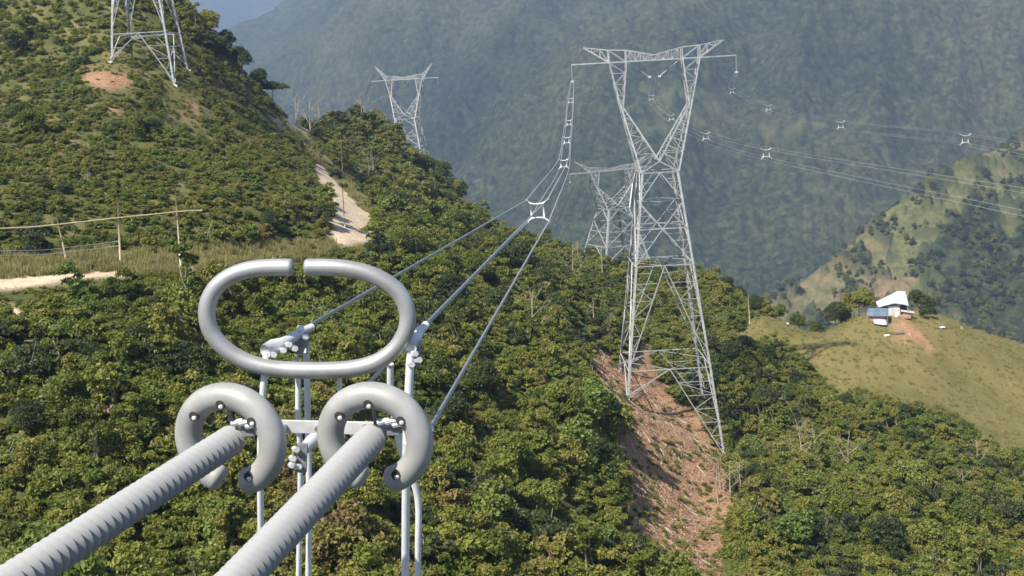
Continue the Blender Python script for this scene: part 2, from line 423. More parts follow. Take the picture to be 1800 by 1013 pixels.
def ground_mat():
    m, nt, b, out = new_mat('hillside_ground')
    a1 = nt.nodes.new('ShaderNodeAttribute'); a1.attribute_name = 'soil'
    a2 = nt.nodes.new('ShaderNodeAttribute'); a2.attribute_name = 'grass'
    f1 = noise(nt, .35, 6, .65, 'World'); f2 = noise(nt, .06, 4, .6, 'World'); f3 = noise(nt, 2.2, 5, .7, 'World'); f4 = noise(nt, .9, 5, .7, 'World', 1.2)
    floor = ramp(nt, f1, [(.3, (.055, .062, .020)), (.5, (.095, .100, .030)), (.7, (.14, .125, .048))])
    g = ramp(nt, f2, [(.3, (.135, .125, .040)), (.46, (.185, .158, .056)), (.60, (.230, .185, .074)), (.8, (.21, .145, .070))])
    g = mix(nt, ramp(nt, f3, [(.42, (0, 0, 0)), (.62, (.7, .7, .7))]), g, (.120, .108, .038))
    s = ramp(nt, f4, [(.30, (.09, .045, .025)), (.41, (.24, .125, .065)), (.50, (.40, .235, .135)), (.57, (.29, .155, .085)), (.66, (.52, .38, .25))])
    c = mix(nt, a2.outputs['Fac'], floor, g); c = mix(nt, a1.outputs['Fac'], c, s)
    a3 = nt.nodes.new('ShaderNodeAttribute'); a3.attribute_name = 'dust'
    c = mix(nt, a3.outputs['Fac'], c, ramp(nt, noise(nt, .8, 6, .7, 'World'), [(.3, (.38, .28, .18)), (.5, (.52, .40, .27)), (.7, (.60, .50, .37))]))
    nt.links.new(c, b.inputs['Base Color']); b.inputs['Roughness'].default_value = .95; b.inputs['Specular IOR Level'].default_value = .1
    bump(nt, b, math_(nt, 'ADD', f4, f3), .35, .8); return m
def road_mat():
    m, nt, b, out = new_mat('pale_gravel')
    c = ramp(nt, noise(nt, .8, 6, .7, 'World'), [(.3, (.38, .28, .18)), (.5, (.52, .40, .27)), (.7, (.60, .50, .37))])
    nt.links.new(c, b.inputs['Base Color']); b.inputs['Roughness'].default_value = .95; b.inputs['Specular IOR Level'].default_value = .1
    bump(nt, b, noise(nt, 3, 4, .6, 'World'), .1, .6); return m
MT['ground'] = ground_mat(); MT['road'] = road_mat()
def facem(m):  # vertex mask -> face mask
    return (m[:-1, :-1] & m[1:, 1:] & m[:-1, 1:]).ravel()
fr = facem(road_m); ft = facem(track_m) & ~fr; fs = facem(scar_m) & ~fr & ~ft
dust = (road_m | track_m | scar_m).astype(float)
at = dict(soil=blur(soil), grass=blur(grass), dust=np.clip(blur(blur(dust)) * 1.5, 0, 1))
tag(grid_mesh('ground', GX, GY, GZ, MT['ground'], True, ~(fr | ft | fs), at), kind='structure')
tag(grid_mesh('road', GX, GY, GZ, MT['road'], True, fr), kind='structure')
tag(grid_mesh('path', GX, GY, GZ, MT['road'], True, ft), kind='structure')
tag(grid_mesh('bare_ground', GX, GY, GZ, MT['road'], True, fs), kind='structure')

# ------------------------------------------------------------------ mountains across the valley
def mountain_mat(name, stops, fields=None, scale=.0022):
    m, nt, b, out = new_mat(name)
    f = noise(nt, scale, 6, .62, 'World', .4); g = noise(nt, .07, 6, .85, 'World')
    c = ramp(nt, math_(nt, 'MULTIPLY_ADD', g, .75, math_(nt, 'MULTIPLY', f, .32)), stops)
    if fields:
        fs, thr = fields
        a = nt.nodes.new('ShaderNodeAttribute'); a.attribute_name = 'open'
        vo = nt.nodes.new('ShaderNodeTexVoronoi'); vo.inputs['Scale'].default_value = fs; vo.inputs['Randomness'].default_value = 1
        ge = nt.nodes.new('ShaderNodeNewGeometry')
        dn = nt.nodes.new('ShaderNodeTexNoise'); dn.inputs['Scale'].default_value = .012; dn.inputs['Detail'].default_value = 4
        nt.links.new(ge.outputs['Position'], dn.inputs['Vector'])
        vm = nt.nodes.new('ShaderNodeVectorMath'); vm.operation = 'MULTIPLY_ADD'; vm.inputs[1].default_value = (60, 60, 60)
        nt.links.new(dn.outputs['Color'], vm.inputs[0]); nt.links.new(ge.outputs['Position'], vm.inputs[2])
        nt.links.new(vm.outputs[0], vo.inputs['Vector'])
        sx = nt.nodes.new('ShaderNodeSeparateColor'); nt.links.new(vo.outputs['Color'], sx.inputs[0])
        fc = ramp(nt, sx.outputs[0], [(0, (.11, .115, .045)), (.3, (.145, .14, .055)), (.55, (.19, .145, .08)), (.75, (.105, .12, .042)), (.95, (.24, .155, .095))])
        fc = mix(nt, ramp(nt, g, [(.40, (0, 0, 0)), (.58, (.85, .85, .85))]), fc, (.055, .068, .026))
        c = mix(nt, a.outputs['Fac'], c, fc)
    nt.links.new(c, b.inputs['Base Color']); b.inputs['Roughness'].default_value = 1; b.inputs['Specular IOR Level'].default_value = 0
    return m
FOREST = [(.41, (.006, .011, .007)), (.50, (.020, .029, .014)), (.58, (.050, .058, .026)), (.70, (.11, .10, .05))]
MT['mount'] = mountain_mat('far_forest', FOREST, (.006, 0))
MT['spur'] = mountain_mat('spur_fields', FOREST, (.011, 0))

def ss(a, b, x): t = np.clip((x - a) / (b - a), 0, 1); return t * t * (3 - 2 * t)
# big face
mu = np.linspace(-.62, .78, 950); my = np.linspace(1150, 5000, 820)
U, YY = np.meshgrid(mu, my); XX = U * YY
top = np.interp(U, [-.62, -.30, -.25, -.19, -.10, .1, .5], [-150, 60, 190, 300, 560, 850, 1000])
front = 1500 + 300 * fbm(XX / 900, YY / 2000, 61, 2)
h = -560 + (top + 560) * np.clip((YY - front) / (4200 - front), 0, 1) ** .92 - np.clip(YY - 4300, 0, 999) * .5
spur = 1 - np.abs(perlin((XX * .8 + YY * .55) / 620, (YY * .8 - XX * .55) / 1500, 5)) * 2
spur2 = 1 - np.abs(perlin((XX * .9 - YY * .35) / 240, (YY * .9 + XX * .35) / 700, 8)) * 2
amp = ss(1300, 2200, YY)
h = h + amp * (.25 + .75 * ss(-.27, -.08, U)) * (spur * 110 + spur2 * 60 + fbm(XX / 130, YY / 130, 12, 4) * 45)
h = h + (bumps(XX / 17, YY / 17, 3) * 13 + bumps(XX / 38, YY / 38, 6) * 18 + perlin(XX / 7, YY / 7, 2) * 3)
mpx, mpy = proj(XX, YY, h)
op = np.zeros_like(h)
for poly in ([(1120, 150), (1240, 120), (1270, 190), (1200, 250), (1110, 240)], [(1330, 215), (1420, 195), (1450, 225), (1340, 255)], [(1245, 200), (1280, 190), (1285, 215), (1250, 225)]):
    op = np.maximum(op, pip(mpx + fbm(XX / 60, YY / 60, 41, 3) * 60, mpy + fbm(XX / 60, YY / 60, 43, 3) * 40, poly).astype(float))
op *= np.clip(.10 + fbm(XX / 45, YY / 45, 44, 5, .6) * 2.6, 0, .55)
tag(grid_mesh('mountain', XX, YY, h, MT['mount'], True, None, dict(open=blur(op))), kind='structure')
# paler range behind it
U, YY = np.meshgrid(np.linspace(-.7, .6, 260), np.linspace(5200, 9000, 120)); XX = U * YY
h = -600 + (2100 + 500 * fbm(XX / 1500, YY / 1500, 71, 3)) * np.clip((YY - 5200) / 3500, 0, 1) + 160 * fbm(XX / 500, YY / 500, 73, 4)
tag(grid_mesh('far_mountain', XX, YY, h, MT['mount'], True, None, dict(open=h * 0)), kind='structure')
# nearer spur with fields on the right
SP = [(1300, 560, 1080), (1400, 505, 1120), (1480, 442, 1150), (1560, 372, 1190), (1640, 312, 1220), (1720, 277, 1250), (1800, 240, 1290), (1950, 190, 1350), (2200, 150, 1400)]
sp = np.array([P(*q) for q in SP]); su = sp[:, 0] / sp[:, 1]
o_ = np.argsort(su); su = su[o_]; sp = sp[o_]
U, YY = np.meshgrid(np.linspace(.10, .85, 620), np.linspace(640, 1800, 460)); XX = U * YY
yr = np.interp(U, su, sp[:, 1]); zr = np.interp(U, su, sp[:, 2]) - ss(.23, .10, U) * 250
d = YY - yr
h = zr + np.where(d < 0, d * .50, -d * .62) - 14 + 14 * np.exp(-(d / 60) ** 2)
h += fbm(XX / 130, YY / 130, 51, 4) * 26 * ss(0, 120, np.abs(d)) + fbm(XX / 30, YY / 30, 52, 3) * 4
h -= ss(900, 640, YY) * 60
spx, spy = proj(XX, YY, h)
op = ss(-.05, .05, fbm(XX / 120, YY / 120, 55, 6, .62) + .13 - .25 * ss(520, 640, spy) - .35 * ss(1640, 1800, spx) * ss(300, 380, spy))
op *= 1 - .85 * ss(.10, .20, fbm(XX / 26, YY / 26, 57, 4))
h += (1 - op) * (bumps(XX / 9, YY / 9, 56) * 7 + bumps(XX / 5, YY / 5, 58) * 2.5)
tag(grid_mesh('hillside', XX, YY, h, MT['spur'], True, None, dict(open=blur(op))), kind='structure')
SPX, SPY_, SPZ, SPO = XX, YY, h, op
# valley floor under everything, out to the horizon
mb = MB(); mb.add([(-14000, -6000, -640), (14000, -6000, -640), (14000, 16000, -640), (-14000, 16000, -640)], [(0, 1, 2, 3)])
tag(mb.build('valley_floor', MT['mount']), kind='structure')
# near ground carries on behind the camera
# haze filling the valley
hz = MB().box((0, 2500, 560), (20000, 19000, 2410))
mh = bpy.data.materials.new('valley_haze'); mh.use_nodes = True; nt = mh.node_tree; nt.nodes.clear()
ho = nt.nodes.new('ShaderNodeOutputMaterial'); hv = nt.nodes.new('ShaderNodeVolumePrincipled')
hv.inputs['Color'].default_value = (.49, .655, 1.0, 1); hv.inputs['Density'].default_value = 1.55e-4; hv.inputs['Anisotropy'].default_value = .1
nt.links.new(hv.outputs[0], ho.inputs['Volume'])
tag(hz.build('haze', mh), kind='stuff')

# ------------------------------------------------------------------ plants: leaf-clump meshes
def leaf_mesh(name, lobes, n, size, mat, flat=.5, seed=0, inner=.35, wood=None, aspect=1.7):
    """lobes: (x, y, z, rx, rz, weight). Leaves are small bent diamonds spread through each lobe's outer volume."""
    r = np.random.default_rng(seed); w = np.array([l[5] for l in lobes], float); w /= w.sum()
    k = r.choice(len(lobes), n, p=w); L = np.array([l[:5] for l in lobes], float)[k]
    d = r.normal(size=(n, 3)); d /= np.linalg.norm(d, axis=1)[:, None]
    d[:, 2] = np.where(d[:, 2] < -.35, -d[:, 2], d[:, 2])
    # clumping on the shell: leaf sprays round a few directions
    nc = max(6, n // 45); cd = r.normal(size=(nc, 3)); cd /= np.linalg.norm(cd, axis=1)[:, None]; cd[:, 2] = np.abs(cd[:, 2]) - .25
    ci = r.integers(0, nc, n); dd = cd[ci] + r.normal(size=(n, 3)) * .16; dd /= np.linalg.norm(dd, axis=1)[:, None]
    use = r.random(n) < .72; d = np.where(use[:, None], dd, d)
    crad = .82 + .34 * r.random(nc)
    rad = np.where(use, crad[ci] * (1 - .22 * r.random(n)), 1 - inner * r.random(n))
    c = L[:, :3] + d * rad[:, None] * np.stack([L[:, 3], L[:, 3], L[:, 4]], 1)
    nrm = d * flat + r.normal(size=(n, 3)) * .55 + np.array([0, 0, .35]); nrm /= np.linalg.norm(nrm, axis=1)[:, None]
    a = np.cross(nrm, r.normal(size=(n, 3))); a /= np.linalg.norm(a, axis=1)[:, None]; b = np.cross(nrm, a)
    s = size * (.6 + .8 * r.random(n))[:, None]
    droop = nrm * s * -.18
    V = np.stack([c - a * s * aspect * .5 + droop, c + b * s * .5, c + a * s * aspect * .5 + droop, c - b * s * .5], 1).reshape(-1, 3)
    tint = np.repeat((r.random(n) * .55 + r.random(nc)[ci] * .45), 4)
    Fc = np.arange(n * 4).reshape(n, 4)
    me = bpy.data.meshes.new(name); me.vertices.add(n * 4); me.vertices.foreach_set('co', V.ravel().astype(np.float32))
    me.loops.add(n * 4); me.loops.foreach_set('vertex_index', Fc.ravel().astype(np.int32))
    me.polygons.add(n); me.polygons.foreach_set('loop_start', np.arange(0, n * 4, 4, dtype=np.int32)); me.update(calc_edges=True)
    t = me.attributes.new('tint', 'FLOAT', 'POINT'); t.data.foreach_set('value', tint.astype(np.float32))
    me.materials.append(mat); return me
def rlobes(r, n, spread, h0, h1, rr, flatz=.8):
    out = []
    for i in range(n):
        a = r.random() * 6.28; q = spread * math.sqrt(r.random()); z = h0 + (h1 - h0) * r.random() * (1 - .5 * q / max(spread, .01))
        R_ = rr * (.7 + .6 * r.random()); out.append((q * math.cos(a), q * math.sin(a), z, R_, R_ * flatz, R_ * R_))
    return out
R1 = np.random.default_rng(3)
BUSH = bpy.data.collections.new('thicket_plants')          # source shapes for the ground cover, not linked to the scene
def src(name, me, coll=BUSH):
    o = bpy.data.objects.new(name, me); coll.objects.link(o); return o
def ragged(r, n, spread, h, rr, flatz):
    """many small uneven lobes: an open, layered outline"""
    out = []
    for i in range(n):
        a = r.random() * 6.28; q = spread * r.random() ** .6; z = h * (.12 + .88 * r.random()) * (1 - .45 * (q / spread) ** 2)
        R_ = rr * (.45 + .9 * r.random()); out.append((q * math.cos(a), q * math.sin(a), z, R_, R_ * flatz * (.6 + .8 * r.random()), R_ ** 1.7))
    return out
def with_stems(me, r, h, n, rad):
    """pale stems joined to a leaf mesh as its second material"""
    m = MB()
    for _ in range(n):
        a = r.random() * 6.28; l = h * (.6 + .5 * r.random()); e = Vector((math.cos(a) * l * .25, math.sin(a) * l * .25, l)); q = Vector((math.cos(a + 1) * .1 * l, math.sin(a + 1) * .1 * l, l * .5))
        m.tube([(0, 0, -.4), q, e], [rad, rad * .7, rad * .3], 5)
    m2 = bpy.data.meshes.new('stems'); m2.from_pydata(m.v, [], m.f); m2.materials.append(MT['bark'])
    bm = bmesh.new(); bm.from_mesh(me); n0 = len(bm.faces); bm.from_mesh(m2); bm.faces.ensure_lookup_table()
    for f in bm.faces[n0:]: f.material_index = 1
    bm.to_mesh(me); bm.free(); me.materials.append(MT['bark']); return me
for i in range(6):   # low scrub of uneven outline
    src('a_shrub_%02d' % i, leaf_mesh('shrub_leaves', ragged(R1, 9 + 2 * i, 1.5, 1.3 + .15 * i, .55, .7), 1700, .15, MT['leaf'], .35, 100 + i, .7))
for i in range(3):   # taller bushes
    src('b_bush_%02d' % i, with_stems(leaf_mesh('bush_leaves', ragged(R1, 20, 1.5, 3.2, .62, .65), 2800, .165, MT['leaf'], .35, 120 + i, .7), R1, 3.0, 4, .06))
for i in range(2):   # dark bushes
    src('c_dark_bush_%02d' % i, with_stems(leaf_mesh('bush_leaves', ragged(R1, 18, 1.5, 3.0, .7, .55), 2600, .17, MT['leaf_dark'], .35, 130 + i, .7), R1, 2.6, 4, .07))
for i in range(2):   # bright, large-leaved
    src('d_bright_bush_%02d' % i, leaf_mesh('bush_leaves', ragged(R1, 12, 1.3, 1.7, .6, .5), 1300, .21, MT['leaf_bright'], .4, 140 + i, .7))
src('e_dry_bush', leaf_mesh('bush_leaves', ragged(R1, 12, 1.2, 1.2, .5, .6), 900, .14, MT['leaf_brown'], .2, 150, .8))
def twiggy(seed, h, n):
    r = np.random.default_rng(seed); m = MB()
    for _ in range(n):
        d = Vector((r.normal() * .45, r.normal() * .45, 1)).normalized(); l = h * (.5 + .5 * r.random()); o = Vector((r.normal() * .3, r.normal() * .3, -.2))
        a = o + d * l * .5; b = a + (d + Vector(r.normal(size=3) * .3)).normalized() * l * .5; m.tube([o, a, b], [.03, .02, .007], 4)
        for _ in range(4):
            f = .3 + .6 * r.random(); q = o.lerp(b, f); e = q + (d + Vector(r.normal(size=3) * .7)).normalized() * l * .3; m.tube([q, e], [.013, .005], 3)
    me = bpy.data.meshes.new('twigs'); me.from_pydata(m.v, [], m.f); me.materials.append(MT['deadwood']); return me
src('f_twigs_00', twiggy(160, 2.6, 12)); src('f_twigs_01', twiggy(161, 3.2, 9))
for i in range(2):   # thin saplings that stand clear of the scrub
    src('g_sapling_%02d' % i, with_stems(leaf_mesh('sapling_leaves', [(R1.normal() * .5, R1.normal() * .5, 3.2 + 2.2 * R1.random(), .6, .4, 1) for _ in range(9)], 1200, .17, MT['leaf'], .3, 170 + i, .7), R1, 4.8, 2, .07))
NB = len(BUSH.objects)
GRC = bpy.data.collections.new('grass_plants')
def tuft(seed):
    r = np.random.default_rng(seed); m = MB()
    for _ in range(70):
        a = r.random() * 6.28; q = .45 * math.sqrt(r.random()); x, y = q * math.cos(a), q * math.sin(a)
        l = .35 + .4 * r.random(); b = r.random() * 6.28; ln = .35 * r.random() * l; w = .02
        ex, ey = x + ln * math.cos(b), y + ln * math.sin(b); px_, py_ = -math.sin(b) * w, math.cos(b) * w
        m.add([(x - px_, y - py_, 0), (x + px_, y + py_, 0), (ex + px_ * .3, ey + py_ * .3, l), (ex - px_ * .3, ey - py_ * .3, l)], [(0, 1, 2, 3)])
    me = bpy.data.meshes.new('tuft'); me.from_pydata(m.v, [], m.f)
    t = me.attributes.new('tint', 'FLOAT', 'POINT'); t.data.foreach_set('value', np.repeat(r.random(70), 4).astype(np.float32))
    me.materials.append(MT['leaf_grass']); return me
for i in range(4): src('tuft_%d' % i, tuft(200 + i), GRC)
NG = 4

def scatter(name, coll, pts, scl, rot, idx):
    """one mass of plants: instances of coll on the given points"""
    me = bpy.data.meshes.new(name); n = len(pts); me.vertices.add(n); me.vertices.foreach_set('co', np.asarray(pts, np.float32).ravel())
    for k, a, t in (('pidx', idx, 'INT'), ('pscale', scl, 'FLOAT_VECTOR'), ('prot', rot, 'FLOAT_VECTOR')):
        at_ = me.attributes.new(k, t, 'POINT'); at_.data.foreach_set('value' if t == 'INT' else 'vector', np.asarray(a, np.int32 if t == 'INT' else np.float32).ravel())
    o = bpy.data.objects.new(name, me); COL.objects.link(o)
    g = bpy.data.node_groups.new(name, 'GeometryNodeTree'); g.interface.new_socket('Geometry', in_out='INPUT', socket_type='NodeSocketGeometry'); g.interface.new_socket('Geometry', in_out='OUTPUT', socket_type='NodeSocketGeometry')
    gi = g.nodes.new('NodeGroupInput'); go = g.nodes.new('NodeGroupOutput'); ins = g.nodes.new('GeometryNodeInstanceOnPoints'); ci = g.nodes.new('GeometryNodeCollectionInfo')
    ci.inputs['Collection'].default_value = coll; ci.inputs['Separate Children'].default_value = True; ci.inputs['Reset Children'].default_value = True
    ins.inputs['Pick Instance'].default_value = True
    def na(k, t):
        q = g.nodes.new('GeometryNodeInputNamedAttribute'); q.data_type = t; q.inputs['Name'].default_value = k; return q.outputs['Attribute']
    g.links.new(gi.outputs[0], ins.inputs['Points']); g.links.new(ci.outputs[0], ins.inputs['Instance'])
    g.links.new(na('pidx', 'INT'), ins.inputs['Instance Index']); g.links.new(na('prot', 'FLOAT_VECTOR'), ins.inputs['Rotation']); g.links.new(na('pscale', 'FLOAT_VECTOR'), ins.inputs['Scale'])
    g.links.new(ins.outputs[0], go.inputs[0]); md = o.modifiers.new('scatter', 'NODES'); md.node_group = g
    return tag(o, kind='stuff')
def spread(n, y0, y1, umax, seed):
    r = np.random.default_rng(seed); y = np.sqrt(y0 ** 2 + (y1 ** 2 - y0 ** 2) * r.random(n)); u = (r.random(n) * 2 - 1) * umax
    return u * y, y, r
# thicket
x, y, r = spread(85000, 48, 500, .62, 11)
z = H(x, y); qx, qy = proj(x, y, z)
jx = fbm(x / 4, y / 4, 21, 3) * 16 + fbm(x, y, 23, 2) * 5; jy = fbm(x / 4, y / 4, 31, 3) * 12
bare = inm(qx + jx * .3, qy + jy * .3, ROAD + TRACK + SCAR) | inm(qx + jx * .3, qy - 7, ROAD + TRACK + SCAR)
so = inm(qx + jx * 2.2, qy + jy * 2.2, SOIL + SMALLSOIL); gr = inm(qx + jx, qy + jy, GRASS)
# which slope is behind the skyline
big = inm(qx, qy, [SOIL[0]]); keep = ~bare & ~(so & (r.random(len(x)) > np.where(big, np.where(qy > 780, .42, .12), .10))) & ~(gr & (r.random(len(x)) > np.where(qx < 700, .30, .003)))
keep &= z > -140
keep &= r.random(len(x)) < np.where(y < 200, 1.0, .85)
up0 = inm(qx, qy, [[(-400, 445), (0, 445), (420, 420), (560, 410), (560, 200), (430, 120), (-400, -300)]])
shr = r.random(len(x)); patch = fbm(x / 16, y / 16, 77, 3); patch2 = fbm(x / 9, y / 9, 78, 3)
idx = r.integers(0, 6, len(x))
idx = np.where(shr > .72, 6 + r.integers(0, 3, len(x)), idx)
idx = np.where((patch > .22) & (shr > .35), 9 + r.integers(0, 2, len(x)), idx)
idx = np.where((patch < -.18) & (shr > .45), 11 + r.integers(0, 2, len(x)), idx)
idx = np.where((patch2 > .42) & (shr < .18), 13, idx)
idx = np.where(so | gr, np.where(shr > .5, 13, 0), idx)
idx = np.where(r.random(len(x)) < .035, 14 + r.integers(0, 2, len(x)), idx)
idx = np.where((r.random(len(x)) < .022) & ~up0, 16 + r.integers(0, 2, len(x)), idx)
s = .45 + .8 * r.random(len(x)) ** 1.5 + np.clip(patch2, -.35, .5) * .9
s = np.where(so | gr, s * .45, s); s = np.maximum(s, .35)
low = np.zeros(len(x), bool)
for q in (6, 14, 22): low |= inm(qx, qy - q, ROAD + TRACK + SCAR + SMALLSOIL[:5])
low |= inm(qx, qy - 10, SOIL) | inm(qx - 10, qy - 22, SOIL)
for q in (0, 10, 20, 30): low |= inm(qx, qy - q, [GRASS[1]])
for q in (8, 18): low |= inm(qx, qy - q, [GRASS[0]])
vlow = inm(qx, qy - 13, TRACK) | inm(qx, qy - 20, TRACK) | inm(qx, qy - 26, TRACK) | inm(qx, qy - 33, TRACK) | inm(qx, qy - 40, TRACK)
s = np.where(vlow, np.minimum(s, .30), s)
low |= inm(qx, qy, [[(160, 95), (228, 95), (228, 160), (160, 160)], [(280, 145), (352, 145), (352, 225), (280, 225)]])
idx = np.where(low, idx % 6, idx)
s = np.where(low, np.minimum(s, .42), s)
up = inm(qx, qy, [[(-400, 445), (0, 445), (420, 420), (560, 410), (560, 200), (430, 120), (-400, -300)]])   # slope above the bench: lower growth
s = np.where(up, s * np.where(patch2 > .05, .50, .74), s)
idx = np.where(up & (idx >= 6) & (idx <= 10) & (shr < .9), idx % 6, idx)
s = np.where(inm(qx, qy, [[(520, 150), (820, 280), (900, 380), (820, 420), (680, 400), (660, 300), (560, 230)]]), s * 1.35, s)
k = keep
scl = np.stack([s, s, s * (.8 + .4 * r.random(len(x)))], 1)
rot = np.stack([r.normal(size=len(x)) * .12, r.normal(size=len(x)) * .12, r.random(len(x)) * 6.28], 1)
scatter('thicket', BUSH, np.stack([x, y, z - .1], 1)[k], scl[k], rot[k], idx[k])
# trees dotted over the nearer spur
r = np.random.default_rng(91); n = 30000; ii = r.integers(2, SPX.shape[0] - 2, n); jj = r.integers(2, SPX.shape[1] - 2, n)
sx0, sy0, sz0, so0 = SPX[ii, jj], SPY_[ii, jj], SPZ[ii, jj], SPO[ii, jj]
kk = (fbm(sx0 / 45, sy0 / 45, 95, 4) > np.where(so0 > .5, .17, -.1)) & (sy0 > 820) & (sy0 < 1480)
sc0 = .8 + 1.5 * r.random(n) ** 2
scatter('woodland', BUSH, np.stack([sx0, sy0, sz0 + 1], 1)[kk], np.stack([sc0, sc0, sc0 * 1.1], 1)[kk], np.stack([0 * sx0, 0 * sx0, r.random(n) * 6.28], 1)[kk], np.where(r.random(n) > .5, 9 + r.integers(0, 2, n), 6 + r.integers(0, 3, n))[kk])
# grass tufts on the open places
x, y, r = spread(420000, 100, 420, .62, 12)
z = H(x, y); qx, qy = proj(x, y, z)
jx = fbm(x / 4, y / 4, 21, 3) * 16 + fbm(x, y, 23, 2) * 5; jy = fbm(x / 4, y / 4, 31, 3) * 12
gr = inm(qx + jx, qy + jy, GRASS) & ~inm(qx, qy, SMALLSOIL + ROAD + TRACK) & ~inm(qx, qy - 9, TRACK) & ~inm(qx, qy - 4, TRACK) & ~inm(qx, qy - 15, TRACK)
k = gr & (fbm(x / 3, y / 3, 90, 3) + .25 * r.random(len(x)) > -.05) & (r.random(len(x)) < np.where(qx > 1200, .13, .6))
s = np.where(qx > 1200, .5, .7) + np.where(qx > 1200, .6, 1.0) * r.random(len(x))
scatter('grass', GRC, np.stack([x, y, z - .03], 1)[k], np.stack([s] * 3, 1)[k], np.stack([0 * x, 0 * x, r.random(len(x)) * 6.28], 1)[k], r.integers(0, NG, len(x))[k])
print('thicket', int(keep.sum()), 'grass', int(k.sum()))

